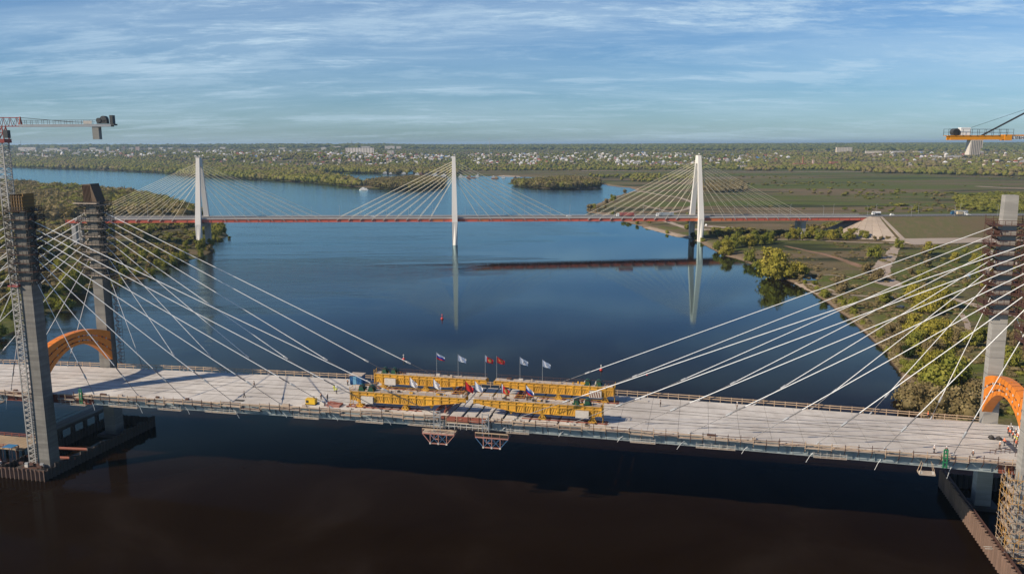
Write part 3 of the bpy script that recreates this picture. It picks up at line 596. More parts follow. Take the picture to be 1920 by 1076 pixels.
nam = {'white': 'white', 'cream': 'cream', 'brick': 'red brick', 'wood': 'grey timber', 'pink': 'pinkish', 'red': 'red', 'grey': 'grey', 'blue': 'bright blue', 'brown': 'brown', 'dark': 'dark'}
for ci, (a, b_) in enumerate(combos):
    for k, mb in enumerate(HK): HM[ci, k] = mb.mesh('house', [W[a], RF[b_], M_win])
def hit(x, y): return ground_hit(np.array([[x, y]]))[0]
zones = [('on the left hill above the river', [(0,284),(560,284),(640,292),(640,304),(500,306),(240,296),(0,290)], 300, (.85, 1.15)),
         ('just left of the middle white pylon', [(570,290),(850,290),(850,308),(600,310)], 240, (.95, 1.2)),
         ('between the middle and right pylons', [(860,290),(1300,288),(1300,313),(900,312)], 440, (.95, 1.2)),
         ('right of the right white pylon', [(1320,289),(1480,290),(1480,312),(1320,312)], 80, (1, 1.25)),
         ('on the wooded slope at the right', [(1620,286),(1920,290),(1920,319),(1640,312)], 85, (1.1, 1.5))]
allh = []
for zi, (zn, poly, n, sc) in enumerate(zones):
    _, q = scatter(poly, n * 3); g_ = ground_hit(q); kept = []
    for (hx_, hy_), qq in zip(g_, q):
        if len(kept) >= n: break
        dens = 1.5 * (math.sin(hx_ * .009 + zi) * math.sin(hy_ * .006 + hx_ * .002)) + .6 * math.sin(hx_ * .03)
        if dens + random.uniform(-1, 1) < 0: continue
        if all((hx_ - a) ** 2 + (hy_ - b_) ** 2 > 15 ** 2 for a, b_, *_ in kept[-200:]): kept.append((hx_, hy_, zi, random.uniform(*sc)))
    allh += kept
allh.sort(key=lambda t: t[1] / t[3])
extra = MB(); EM = [W['white'], RF['grey'], M_win, RF['red'], W['cream'], RF['white'], RF['blue']]
for i, (x, y, zi, s) in enumerate(allh):
    ci = random.choice([0, 1, 2, 3, 4, 4, 5, 7, 8, 8, 9, 11, 11, 2, 6 if i % 3 == 0 else 2]); k = random.randrange(5); rz = random.choice([.1, .3, 1.6, 1.75, -.2]) + random.uniform(-.15, .15); z = hz(x, y)
    if i < 290:
        a, b_ = combos[ci]
        o = bpy.data.objects.new('house', HM[ci, k]); col.objects.link(o); o.location = (x, y, z + .6); o.rotation_euler = (0, 0, rz); o.scale = (s, s, s * 1.1)
        tag(o, '%s house with a %s roof %s' % (nam[a], 'pale' if b_ == 'white' else nam[b_], zones[zi][0]), 'house', '%s houses with %s roofs %s' % (nam[a], 'pale' if b_ == 'white' else nam[b_], zones[zi][0]))
    else:
        mb = HK[k]; n = len(extra.v); c, sn = math.cos(rz) * s, math.sin(rz) * s
        for vx, vy, vz in mb.v: extra.v.append((x + vx * c - vy * sn, y + vx * sn + vy * c, z + .6 + vz * s * 1.1))
        wm = random.choice([0, 0, 4]); rm = random.choice([1, 1, 3, 5, 5, 5, 6 if random.random() < .3 else 5])
        for f, mi in zip(mb.f, mb.m): extra.f.append(tuple(j + n for j in f)); extra.m.append({0: wm, 1: rm, 2: 2}[mi])
o = part('distant_houses', extra, EM); o['kind'] = 'stuff'; tag(o, 'small far houses of the town scattered among trees towards the horizon', 'houses')
# panel blocks: walls, windows by storey
def block(x, yb, wpx, hpx, label, wall='panel', name='apartment_block', floors=None, depth=14, rf='grey', lift=0., rz=0.):
    g_ = hit(x, yb); Y = g_[1]; z = hz(*g_); w = wpx * Y / F; h = max(hpx * Y / F, 4)
    t = thing(name, label, 'building', (g_[0], Y, z), rz)
    part('wall', MB().box((0, 0, h / 2 - 3), (w, depth, h + 6)), W[wall], t, local=True)
    part('roof', MB().box((0, 0, h + .3), (w + .8, depth + .8, .6)).box((w * .2, 0, h + 1.4), (5, 5, 2)), RF[rf], t, local=True)
    fl = floors or max(2, int(h / 3)); nwin = max(3, int(w / 7)); me = MB().box((0, 0, 0), (3.2, .16, 1.7)).mesh('window', M_win)
    if fl * nwin > 100: nwin = max(3, 100 // fl)
    for f in range(fl):
        for k in range(nwin): share('window', me, t, ((k + .5) / nwin * w - w / 2, -depth / 2 - .05, (f + .55) * h / fl))
    return t
block(675, 288, 52, 10.5, 'long nine-storey concrete panel block, widest building left of the middle white pylon')
block(683, 279.5, 22, 5, 'pale slab block behind the widest panel block, just above its roof', 'white')
block(733, 291, 12, 8.5, 'white square block right of the widest panel block', 'white')
block(731, 280, 18, 6, 'pale apartment slab on the skyline right of the widest panel block', 'panel')
block(748, 280, 9, 5.5, 'narrow pale block at the right end of the skyline slabs', 'white')
block(629, 280, 20, 5.5, 'pale apartment slab left of the widest panel block', 'panel')
block(607, 279, 9, 5, 'small white block on the skyline left of the pale slab', 'white')
block(709, 277.5, 7, 3.5, 'tiny white block on the skyline between the two skyline slabs', 'white')
block(775, 277.5, 11, 2.5, 'low bright hall on the skyline left of the middle white pylon', 'white', floors=1)
block(758, 278, 7, 2.6, 'low pale hall beside the bright hall on the skyline', 'cream', floors=1)
block(52, 283, 32, 7, 'pale panel block on the left hill, nearest the left crane mast')
block(98, 284, 22, 6, 'white block on the left hill, second from the left crane mast', 'white')
block(121, 282, 15, 5.5, 'pinkish apartment block on the left hill between two white ones', 'pink')
block(175, 282, 12, 5.5, 'tall white block on the left hill under the crane counterweight', 'white')
block(203, 283, 5, 7, 'narrow white tower block on the left hill, left of the grey tower', 'white')
block(233, 281, 6, 7, 'dark grey tall tower on the left skyline', 'wood', 'tower_block')
block(247, 280, 8, 3.5, 'low white block right of the grey tower on the left skyline', 'white')
block(259, 283, 7, 7.5, 'pinkish tower block on the left hill right of the grey tower', 'pink')
block(282, 281, 6, 4, 'small white block on the left hill, left of the first white pylon', 'white')
block(303, 281, 7, 4.5, 'small pale block with pink base left of the first white pylon', 'white')
block(320, 280, 9, 3, 'bright white low block left of the first white pylon', 'white')
block(369, 286, 4, 6, 'narrow pale building directly behind the top of the first white pylon', 'cream')
block(373, 278, 9, 3.5, 'white block on the skyline above the first white pylon', 'white')
block(418, 280, 10, 4, 'pale block on the skyline right of the first white pylon', 'panel')
block(455, 279, 8, 3.5, 'small pale block on the skyline, second right of the first white pylon', 'white')
block(530, 281, 12, 4, 'pale block midway between the first white pylon and the widest block', 'white')
block(580, 285, 14, 2.5, 'long low white hall left of the pale apartment slab', 'white', floors=1)
block(1391, 316, 16, 5.5, 'pale two-storey building on the meadow edge right of the right white pylon', 'cream', 'long_building', 2)
block(1582, 286, 29, 9.5, 'pale panel block standing alone above the trees at right, left of the crane counterweight', 'cream')
block(1640, 288, 34, 4.5, 'long pale workshop, left one of the three halls on the right skyline', 'cream', 'long_building', 1)
block(1682, 288, 26, 4.5, 'long pale workshop, middle one of the three halls on the right skyline', 'white', 'long_building', 1)
block(1722, 288, 20, 4, 'long pale workshop, right one of the three halls on the right skyline', 'cream', 'long_building', 1)
block(1786, 298, 30, 6, 'white two-storey block under the right crane arm', 'white', 'long_building', 2)
block(1752, 296, 13, 4.5, 'small white block left of the block under the right crane arm', 'white', 'long_building', 2)
block(1879, 293, 11, 3, 'lone white shed at the far right above the trees', 'white', 'long_building', 1)
block(1616, 315, 26, 3, 'long grey shed at the meadow edge right of the brick works', 'wood', 'long_building', 1)
block(1680, 316, 16, 3, 'low pale shed at the meadow edge, right of the long grey shed', 'white', 'long_building', 1)
block(1592, 293, 10, 3.5, 'small building with a light blue roof below the lone panel block', 'white', 'long_building', 1, rf='blue')
bw = wallmat('bright_white_wall', (.76, .73, .68)); W['bright'] = bw
rb = random.Random(11)
for i in range(30):
    x = [38, 46, 62, 70, 84, 92, 105, 113, 131, 142, 152, 160, 168, 184, 192, 212, 222, 268, 290, 310, 336, 350, 392, 434, 470, 492, 512, 546, 560, 590][i]; near = i % 3 == 0
    block(x + rb.uniform(-2, 2), (289 if near else 284) + rb.uniform(-2, 1.5), rb.uniform(4, 11), rb.uniform(2.5, 5), 'small %s block among trees on the left hill, %s' % (['pale', 'white', 'pinkish'][i % 3], 'lower row' if near else 'upper row'), ['panel', 'bright', 'pink'][i % 3])['group'] = '%s blocks of the %s row on the left hill' % (['pale', 'white', 'pinkish'][i % 3], 'lower' if near else 'upper')
# brick works
g_ = hit(1522, 312); z = hz(*g_); s = g_[1] / F
t = thing('brick_works', 'red brick factory ruins with a tall chimney on the meadow edge at right', 'factory', (g_[0], g_[1], z))
part('wall', MB().box((-22 * s, 0, 2.5 * s), (24 * s, 22, 6 * s)).box((18 * s, 0, 2.7 * s), (40 * s, 18, 5 * s)).box((39 * s, -3, 4.2 * s), (13 * s, 22, 8.4 * s)), W['brick'], t, local=True)
part('roof', MB().box((16 * s, 0, 5.6 * s), (34 * s, 16, 1.)), RF['brown'], t, local=True)
part('chimney', MB().lathe([(1.5 * s, 0), (1.1 * s, 8 * s), (.8 * s, 17.5 * s), (1.0 * s, 18 * s)], (-18 * s, -6, 0)), W['brick'], t, local=True)
part('tower', MB().box((1 * s, -6, 5 * s), (2.6 * s, 9, 12 * s)).box((1 * s, -6, 11 * s), (3.4 * s, 10, 1 * s)), W['pink'], t, local=True)
wme = MB().box((0, 0, 0), (2.4, .3, 2.4)).mesh('window', M_win)
for k in range(12): share('window', wme, t, ((0 + k * 3.2) * s, -9.1, 3 * s))
# churches
def church(x, yb, hpx, label):
    g_ = hit(x, yb); z = hz(*g_); s = g_[1] / F * hpx / 8
    t = thing('church', label, 'church', (g_[0], g_[1], z))
    part('nave', MB().box((0, 0, 1.6 * s), (6 * s, 4 * s, 4 * s)).box((-4 * s, 0, 1 * s), (3 * s, 3 * s, 3 * s)), W['white'], t, local=True)
    part('bell_tower', MB().box((-6 * s, 0, 3 * s), (1.6 * s, 1.6 * s, 7 * s)).lathe([(.8 * s, 6.5 * s), (.1 * s, 9 * s)], (-6 * s, 0, 0), 8), W['white'], t, local=True)
    for k, (a, r_) in enumerate(((0, 1.1), (-2, .6), (2, .6))): part('dome', MB().lathe([(r_ * .6 * s, 3.4 * s), (r_ * .6 * s, 4.6 * s), (r_ * s, 5.3 * s), (r_ * .7 * s, 6.1 * s), (.05, 7 * s)], (a * s, 0, 0), 10), RF['dark'], t, local=True)
church(88, 297, 10, 'white church with dark domes on the slope above the river at left')
church(100, 293, 7, 'smaller white church with a bell tower right of the larger one at left')
church(1316, 297, 5, 'little white church beside the top of the right white pylon')
# masts on the skyline
def mast(x, yt, yb, label, c, w=1.2):
    g_ = hit(x, yb); s = g_[1] / F; h = (yb - yt) * s; z = hz(*g_); mb = MB(); n = 8
    for sx_, sy_ in ((-1, -1), (1, -1), (1, 1), (-1, 1)): mb.bar((sx_ * w * 1.6, sy_ * w * 1.6, -2), (sx_ * .3, sy_ * .3, h), .5)
    for k in range(n):
        a = w * 1.6 * (1 - k / n) + .3; b_ = w * 1.6 * (1 - (k + 1) / n) + .3
        mb.bar((-a, -a, h * k / n), (b_, -b_, h * (k + 1) / n), .3); mb.bar((a, -a, h * k / n), (-b_, -b_, h * (k + 1) / n), .3)
    o = part('radio_mast', mb, c, None, (g_[0], g_[1], z), local=True); tag(o, label, 'mast')
Mw = mat('pale_mast_paint', (.5, .46, .44), .6); Mg = mat('grey_mast_steel', (.12, .12, .13), .6)
mast(40, 263, 281, 'thin lattice mast on the left skyline next to the crane mast', Mg, .8)
mast(660, 264, 280, 'short dark mast on the skyline above the widest panel block', Mg, 1.5)
mast(576, 266, 282, 'thin grey mast on the skyline left of the apartment slabs', Mg, .6)
mast(918, 260, 290, 'tall pale lattice mast right of the middle white pylon', Mw, 1.)
mast(1203, 266, 279, 'pale red-and-white mast on the skyline left of the right white pylon', Mw, 1.2)
mast(1623, 278, 290, 'short white mast over the workshops at right', Mw, .6)
mast(1867, 275, 290, 'thin mast at the far right under the crane arm', Mg, .5)
# harbour: barges and small ships
hull = mat('dark_hull', (.10, .11, .13), .6); hw = mat('white_superstructure', (.66, .66, .64), .5); hb = mat('blue_superstructure', (.10, .30, .42), .5); hr = mat('rust_hull', (.28, .13, .08), .7); hy = mat('ochre_cargo', (.48, .33, .12), .8)
def ship(x, y, Lx, label, hm, cm, name='river_ship', kind='ship', rz=.05, cab=(.3, .5, 3.6), crane=False, cargo=None):
    p = at(x, y, 0); L = Lx * p[1] / F; B = L * .17 + 1.5
    t = thing(name, label, kind, (p[0], p[1], 0), rz)
    prof = [(-L / 2, -B / 2), (L * .36, -B / 2), (L / 2, 0), (L * .36, B / 2), (-L / 2, B / 2)]
    part('hull', MB().prism(prof, lambda a, b_: (a * .96, b_ * .9, -.8), lambda a, b_: (a, b_, 2.)), hm, t, local=True)
    part('cabin', MB().box((L * (cab[0] - .5), 0, 2 + cab[2] / 2), (L * cab[1], B * .7, cab[2])).box((L * (cab[0] - .5) + 1, 0, 2.6 + cab[2]), (L * cab[1] * .4, B * .5, 2.2)), cm, t, local=True)
    part('window', MB().box((L * (cab[0] - .5), -B * .35 - .04, 2.2 + cab[2] / 2), (L * cab[1] * .85, .1, .9)), M_win, t, local=True)
    if cargo: part('cargo', MB().prism([(-L * .05, 2), (L * .36, 2), (L * .3, 4.5), (0, 4.8)], lambda a, b_: (a, -B * .35, b_), lambda a, b_: (a, B * .35, b_)), cargo, t, local=True)
    if crane: part('derrick', MB().bar((L * .2, 0, 2), (L * .2, 0, 12), 1).bar((L * .2, 0, 9), (L * .45, 0, 16), .7), cm, t, local=True)
    return t
ship(682, 357, 17, 'white passenger boat moving on the river before the wooded spit', hw, hw, 'river_boat', 'boat', PI, (.5, .72, 2.2))
lab = ['white ship moored leftmost in the backwater', 'dark barge with a white cabin, second from the left in the backwater', 'small dark tug, third from the left in the backwater', 'ship with a white cabin in the backwater, just left of the blue one', 'ship with a bright blue superstructure in the backwater', 'white ship just right of the blue one', 'rust-coloured barge in the backwater right of the white ship', 'dark barge with a derrick in the backwater', 'white floating crane with a derrick near the middle white pylon', 'white ship touching the left side of the middle white pylon in view', 'pale barge just right of the middle white pylon', 'rusty barge right of the middle white pylon', 'white tug at the sandy harbour shore', 'ochre-loaded barge at the sandy harbour shore', 'white workboat beside the ochre-loaded barge', 'dark pontoon at the right end of the harbour']
xs_ = [722, 736, 747, 757, 770, 782, 792, 803, 815, 832, 868, 884, 895, 928, 944, 970]
for i, (x, l) in enumerate(zip(xs_, lab)):
    ship(x, [327, 328, 326, 328, 327.5, 329, 328, 330, 331, 332, 333, 334, 332, 335, 334.5, 336][i], [12, 15, 9, 12, 15, 11, 14, 15, 14, 15, 18, 18, 9, 14, 8, 16][i], l, [hull, hull, hull, hull, hull, hw, hr, hull, hw, hull, hw, hr, hw, hr, hw, hull][i], [hw, hw, hull, hw, hb, hw, hr, hull, hw, hw, hw, hr, hw, hw, hw, hull][i], crane=i in (4, 7, 8), cargo=hy if i == 13 else None, cab=(.25, .35, 3.6) if i in (1, 6, 7, 10, 11, 13, 15) else (.5, .6, 4))
# ================================================================== the finished bridge in the distance
M_white = mat('white_concrete', (.70, .67, .62), .7, dirt=.12, scale=.15, streak=True)
M_pier = mat('pier_concrete', (.42, .41, .39), .8, dirt=.3, scale=.3, streak=True)
M_redg = mat('red_girder_paint', (.56, .12, .07), .5, dirt=.3, scale=.2)
M_orng = mat('fresh_orange_patch', (.58, .16, .06), .5, dirt=.2)
M_edge = mat('pale_deck_edge', (.50, .46, .42), .8, dirt=.3)
M_cabl = mat('cream_cable_sheath', (.68, .62, .46), .5, dirt=.1)
M_cond = mat('old_bridge_asphalt', (.13, .125, .12), .85, dirt=.3, scale=.2)
M_galv = mat('galvanised_steel', (.36, .37, .38), .45, .3, dirt=.2)
S0, S1 = -330., 389.
ob = thing('cable_stayed_bridge', 'finished cable-stayed bridge with red girder and three white pylons crossing the river in the distance', 'bridge', Q(0, 0, 0))
def fr2(a, b_, z): return Q(a, b_, z)
def deckseg(mb, s0, s1, t0, t1, za, zb, mi=0):
    return mb.hexa([Q(s0, t0, z2(s0) + za), Q(s1, t0, z2(s1) + za), Q(s1, t1, z2(s1) + za), Q(s0, t1, z2(s0) + za), Q(s0, t0, z2(s0) + zb), Q(s1, t0, z2(s1) + zb), Q(s1, t1, z2(s1) + zb), Q(s0, t1, z2(s0) + zb)], mi)
part('roadway', deckseg(MB(), S0, S1, -10.4, 10.4, -.25, 0), M_cond, ob)
for tt in (-11.5, 11.5): part('deck_edge', deckseg(MB(), S0, S1, tt - 1.1, tt + 1.1, -.75, .12), M_edge, ob)
part('lane_marking', deckseg(deckseg(deckseg(MB(), S0, S1, -.12, .12, .005, .02), S0, S1, -8.9, -8.7, .005, .02), S0, S1, 8.7, 8.9, .005, .02), hw, ob)
gm = MB(); n = 0
for k in range(-33, 39):
    a, b_ = k * 10.2, k * 10.2 + 10.05
    for tt in (-12.0, 12.0):
        o = part('girder_panel', deckseg(deckseg(deckseg(MB(), a, b_, tt - .15, tt + .15, -3.4, -.75), a, b_, tt - .5, tt + .5, -3.5, -3.36), a, a + .3, tt - .45, tt + .45, -3.36, -.76), M_orng if tt < 0 and k in (-2, 2, 21, 23, 24) else M_redg, ob)
for k in range(0, 70, 1):
    gm = deckseg(gm, S0 + k * 10.2, S0 + k * 10.2 + .35, -11.4, 11.4, -3.0, -.8)
o = part('cross_beam', gm, M_redg, ob); o['kind'] = 'stuff'
PS = [-224., 0., 225.5]
def leg_pts(s, z, side):
    if z > 24: t = side * (2.3 + 11.9 * (78.5 - z) / 54.5); w = 3.0 + 1.9 * (78.5 - z) / 54.5; d = 2.7 + 1.0 * (78.5 - z) / 54.5
    else: t = side * (14.2 - .7 * (24 - z) / 24); w = 4.9 - .4 * (24 - z) / 24; d = 3.8
    return t, w, d
def hexleg(s, z0, z1, side, ridge=0.):
    t0, w0, d0 = leg_pts(s, z0, side); t1, w1, d1 = leg_pts(s, z1, side); c0 = []; c1 = []
    for (t, w, d, z, c, rg) in ((t0, w0, d0, z0, c0, ridge), (t1, w1, d1, z1, c1, 0 if ridge else 0)):
        for a, b_ in ((-w / 2, -d / 2), (0, -d / 2 - rg), (w / 2, -d / 2), (w / 2, d / 2), (0, d / 2 + rg), (-w / 2, d / 2)): c.append(Q(s + a, t + b_, z))
    return MB().add(c0 + c1, [(i, (i + 1) % 6, 6 + (i + 1) % 6, 6 + i) for i in range(6)] + [(5, 4, 3, 2, 1, 0), (6, 7, 8, 9, 10, 11)])
for s in PS:
    for side in (-1, 1):
        lg = part('pylon_leg', hexleg(s, 20.6, 78.2, side), M_white, ob)
        part('footing', hexleg(s, -3, 20.5, side, 1.5), M_white if side < 0 else M_pier, lg)
    part('pylon_crossbeam', MB().box((s, 0, 20.), (4.2, 25, 2.6), fr=fr2), M_redg if s > 100 else M_pier, ob)
    part('pylon_cap', MB().box((s, 0, 74.8), (3.15, 7.4, 7.4), fr=fr2).box((s + .6, 0, 79.8), (1.2, 1.2, .8), fr=fr2), M_white, ob)
    for side in (-1, 1):
        for d in (-1, 1):
            for k in range(9):
                sa = s + d * (21.5 + 10.2 * k); zt = 57.5 + 2.05 * k; t, w, dd = leg_pts(s, zt, side)
                c = part('stay_cable', MB().tube(Q(s + d * w * .4, t, zt), Q(sa, side * 12.1, z2(sa) + .1), .11, 4), M_cabl, ob)
                part('anchor_bracket', MB().bar(Q(sa + d * 1.6, side * 12.5, z2(sa) - 2.4), Q(sa - d * .4, side * 12.7, z2(sa) - .3), .5, .5), M_edge, c)
    # parapet and rails
for tt in (-12.4, 12.4):
    for h in (.5, 1.0): part('guard_rail', deckseg(MB(), S0, S1, tt - .05, tt + .05, h, h + .12), M_galv, ob)
pm = MB().box((0, 0, .55), (.12, .12, 1.1)).mesh('railing_post', M_galv)
for tt in (-12.4, 12.4):
    for k in range(0, 119):
        s = S0 + 3 + k * 6.0
        p = Q(s, tt, z2(s)) - np.array(absloc(ob)); share('railing_post', pm, ob, p)
for s, zz_ in ((-332, 0), (326, 0)):
    for side in (-1, 1): part('pier', MB().box((s, side * 6, 9.), (3.5, 5, 25), fr=fr2), M_pier, ob)
    part('pier_head', MB().box((s, 0, z2(s) - 4.), (4, 24, 1.0), fr=fr2), M_pier, ob)
part('abutment', MB().box((S1 + 2.5, 0, 7), (5, 27.5, 24), fr=fr2), M_edge, ob)
# embankment right of the abutment
E0 = S1 - 2
M_grass = mat('embankment_grass', (.090, .092, .030), .95, dirt=1., scale=.22, dc=(.14, .10, .055))
M_apron = mat('concrete_slab_slope', (.36, .30, .245), .9, dirt=.7, scale=.12, dc=(.30, .24, .19))
def emb(mb, s0, s1, tt0, tt1, zt0, zt1, bw, zb=1.5, mi=0):
    return mb.hexa([Q(s0, tt0 - bw, zb), Q(s1, tt0 - bw, zb), Q(s1, tt1 + bw, zb), Q(s0, tt1 + bw, zb), Q(s0, tt0, zt0), Q(s1, tt0, zt1), Q(s1, tt1, zt1), Q(s0, tt1, zt0)], mi)
zt = z2(S1)
mb = MB().hexa([Q(E0 + 6, -46, 1), Q(E0 + 1500, -60, 1), Q(E0 + 1500, 60, 1), Q(E0 + 6, 46, 1), Q(E0 + 6, -15, zt - .3), Q(E0 + 1500, -15, zt - 6), Q(E0 + 1500, 15, zt - 6), Q(E0 + 6, 15, zt - .3)])
setting(part('embankment', mb, M_grass))
t = thing('embankment_apron', 'pale concrete-slab apron wrapping the embankment end where the old bridge lands', 'slope paving', Q(E0, -30, 2))
def apron_pt(a, f):   # a: angle round the end, f: 0 top .. 1 foot
    r = 15.4 + (34 + 5 * math.sin(a * 3.1 + 1) + 3 * math.sin(a * 7)) * f ** 1.15
    return Q(E0 + 8 - r * math.cos(a) * .95, r * math.sin(a) * .99, (zt - .2) * (1 - f) + 1.6 * f + .25)
for k in range(14):
    a0 = -PI / 2 + k * PI / 14; a1 = a0 + PI / 14 * .97
    for j in range(5):
        f0 = j / 5; f1 = f0 + .19
        q = [apron_pt(a0, f0), apron_pt(a1, f0), apron_pt(a1, f1), apron_pt(a0, f1)]; lo = [p - np.array([0, 0, .5]) for p in q]
        part('slab', MB().hexa([lo[3], lo[2], lo[1], lo[0], q[3], q[2], q[1], q[0]]), M_apron, t)
for k in range(11):        # berm paving along the near foot
    s0 = E0 + 8 + k * 10; o = part('slab', MB().hexa([Q(s0, -78 - k * .3, 1.6), Q(s0 + 9.8, -78 - k * .3, 1.6), Q(s0 + 9.8, -47, 2.1), Q(s0, -47, 2.1), Q(s0, -78 - k * .3, 2.4), Q(s0 + 9.8, -78 - k * .3, 2.4), Q(s0 + 9.8, -47, 4.5), Q(s0, -47, 4.5)]), M_apron, t)
part('drain_strip', MB().hexa([Q(E0 + 14, -47, 2.2), Q(E0 + 18, -47, 2.2), Q(E0 + 11, -15, zt - .2), Q(E0 + 9, -15, zt - .2), Q(E0 + 14, -47, 2.9), Q(E0 + 18, -47, 2.9), Q(E0 + 11, -15, zt + .1), Q(E0 + 9, -15, zt + .1)]), M_apron, t)
setting(part('approach_road', MB().add([Q(E0 + 4, -11, zt), Q(E0 + 1500, -11, zt - 5.9), Q(E0 + 1500, 11, zt - 5.9), Q(E0 + 4, 11, zt)], [(0, 1, 2, 3)]), M_cond))
t = thing('crash_barrier', 'long galvanised crash barrier beside the approach road at right', 'guard rail', Q(E0 + 6, -12, zt))
def zr(s): return zt - 6 * (s - E0) / 1500 if s > E0 else z2(s)
part('rail', MB().bar(Q(E0 + 6, -12, zt + .75), Q(E0 + 700, -12, zr(E0 + 700) + .75), .08, .35), M_galv, t)
for k in range(60):
    s = E0 + 6 + k * 5; part('post', MB().box((s, -12, zr(s) + .3), (.12, .12, .9), fr=fr2), M_galv, t)
# lamp posts
def lampMB():
    return MB().tube((0, 0, 0), (0, 0, 9.5), .13, 6, .08).tube((0, 0, 9.5), (0, 1.6, 9.9), .06, 5), MB().box((0, 2.0, 9.92), (.35, .9, .14))
lp, lh = lampMB(); lpm = lp.mesh('pole', M_galv); lhm = lh.mesh('lamp_head', M_galv)
names = []
k = 0
for s in np.arange(-318, 860, 21.3):
    side = -1 if k % 2 else 1; k += 1
    if any(abs(s - q) < 7 for q in PS): s += 8
    o = thing('street_lamp', 'tall thin lamp post on the %s side of the old bridge roadway' % ('near' if side < 0 else 'far') if s < S1 else 'tall thin lamp post beside the approach road on the embankment', 'street lamp', Q(s, side * 12.2 if s < S1 else side * 12.5, zr(s)), ROT2 + (0 if side < 0 else PI), ('lamp posts on the near side of the old bridge' if side < 0 else 'lamp posts on the far side of the old bridge') if s < S1 else 'lamp posts along the approach road')
    share('pole', lpm, o); share('lamp_head', lhm, o)
# vehicles
M_tyre = mat('tyre_rubber', (.02, .02, .02), .9); M_glass = mat('vehicle_glass', (.03, .04, .05), .1)
def truck(s, t_, label, cab, trailer, name='articulated_lorry', d=-1, kind='box', zf=zr, L=13.):
    o = thing(name, label, 'truck', Q(s, t_, zf(s)), ROT2 + (PI if d < 0 else 0))
    part('cab', MB().prism([(L / 2 + 1., .6), (L / 2 + 3.3, .6), (L / 2 + 3.3, 1.8), (L / 2 + 2.9, 3.3), (L / 2 + 1., 3.5)], lambda a, b_: (a, -1.2, b_), lambda a, b_: (a, 1.2, b_)), cab, o, local=True)
    part('windscreen', MB().box((L / 2 + 3.1, 0, 2.5), (.2, 2.1, .9)).box((L / 2 + 2.3, 0, 2.5), (.8, 2.46, .7)), M_glass, o, local=True)
    if kind == 'box': part('trailer', MB().box((0, 0, 2.5), (L, 2.5, 2.7)), trailer, o, local=True)
    elif kind == 'tank': part('tank', MB().tube((-L / 2, 0, 2.3), (L / 2, 0, 2.3), 1.15, 12), trailer, o, local=True)
    part('chassis', MB().box((1, 0, .95), (L + 2, 1.4, .3)), M_tyre, o, local=True)
    for wx in (-L * .38, -L * .28, -L * .18, L * .38, L / 2 + 2.1):
        for wy in (-1.05, 1.05): part('wheel', MB().tube((wx, wy - .15, .5), (wx, wy + .15, .5), .5, 10), M_tyre, o, local=True)
    return o
def car(p, rz, label, c, van=False):
    o = thing('van' if van else 'car', label, 'van' if van else 'car', p, rz)
    h = 2.1 if van else 1.45
    part('body', MB().prism([(-2.2, .35), (2.2, .35), (2.25, .8), (1.2, .95), (.5, h), (-1.6, h), (-2.2, .95)], lambda a, b_: (a, -.88, b_), lambda a, b_: (a, .88, b_)), c, o, local=True)
    part('window', MB().box((-.4, 0, h - .32), (1.7, 1.79, .35)), M_glass, o, local=True)
    for wx in (-1.35, 1.4):
        for wy in (-.8, .8): part('wheel', MB().tube((wx, wy - .12, .33), (wx, wy + .12, .33), .33, 10), M_tyre, o, local=True)
    return o
c_red = mat('faded_red_tarp', (.40, .12, .10), .6); c_wh = mat('white_vehicle_paint', (.72, .72, .70), .35, dirt=.1); c_si = mat('silver_tank', (.55, .56, .57), .3, .6, dirt=.2); c_cr = mat('cream_box', (.55, .45, .30), .5); c_dk = mat('dark_car_paint', (.04, .045, .06), .3); c_bl = mat('blue_cab_paint', (.04, .14, .26), .4)
def s_at(x): # station of a pixel column on the old bridge
    lo, hi = -400, 900
    for _ in range(40):
        m_ = (lo + hi) / 2; d = Q(m_, -4, 22) - CAM; xx = 960 + F * (d @ rt) / (d @ fw)
        if xx < x: lo = m_
        else: hi = m_
    return lo
truck(s_at(1174), -7, 'lorry with a faded red trailer on the old bridge left of the right pylon', c_wh, c_red)
truck(s_at(1248), -7, 'lorry with a silver trailer on the old bridge next to the right white pylon', c_wh, c_si)
truck(s_at(1653), 3, 'white tank lorry on the end of the old bridge over the abutment', c_wh, c_wh, kind='tank', L=5)
truck(s_at(1811), 4, 'lorry with blue cab and long grey trailer on the embankment road at right', c_bl, c_si)
truck(s_at(1797), -6, 'short cream box truck before the blue-cabbed lorry on the embankment road', c_wh, c_cr, name='box_truck', L=5.5, d=1)
car(Q(s_at(1334), -7, zr(s_at(1334))), ROT2, 'dark car on the old bridge just right of the right white pylon', c_dk)
car(Q(s_at(1812), -8, zr(s_at(1812))), ROT2, 'white car on the embankment road in front of the long grey trailer', c_wh)
car(Q(s_at(1671), -6, zr(s_at(1671))), ROT2, 'white car just past the abutment of the old bridge', c_wh, True)
car(Q(s_at(1066), -6, zr(s_at(1066))), ROT2, 'white car midway between the middle and right white pylons', c_wh)
car(Q(s_at(700), -6, zr(s_at(700))), ROT2, 'white car on the old bridge left of the middle white pylon', c_wh)
def gcar(x, y, rz, label, c, van=False): p = at(x, y, 2.6); car((p[0], p[1], hz(p[0], p[1]) + .1), rz, label, c, van)
gcar(1253, 417, -.5, 'dark car on the dirt road under the old bridge left of the right white pylon', c_dk)
gcar(1672, 563, .2, 'dark parked van on the slope behind the right stay cables', c_dk, True)
gcar(1688, 578, 2., 'small dark car with a light bonnet parked below the dark van', c_dk)
gcar(1324, 424, 1.2, 'white van parked on the gravel yard right of the right white pylon', c_wh, True)
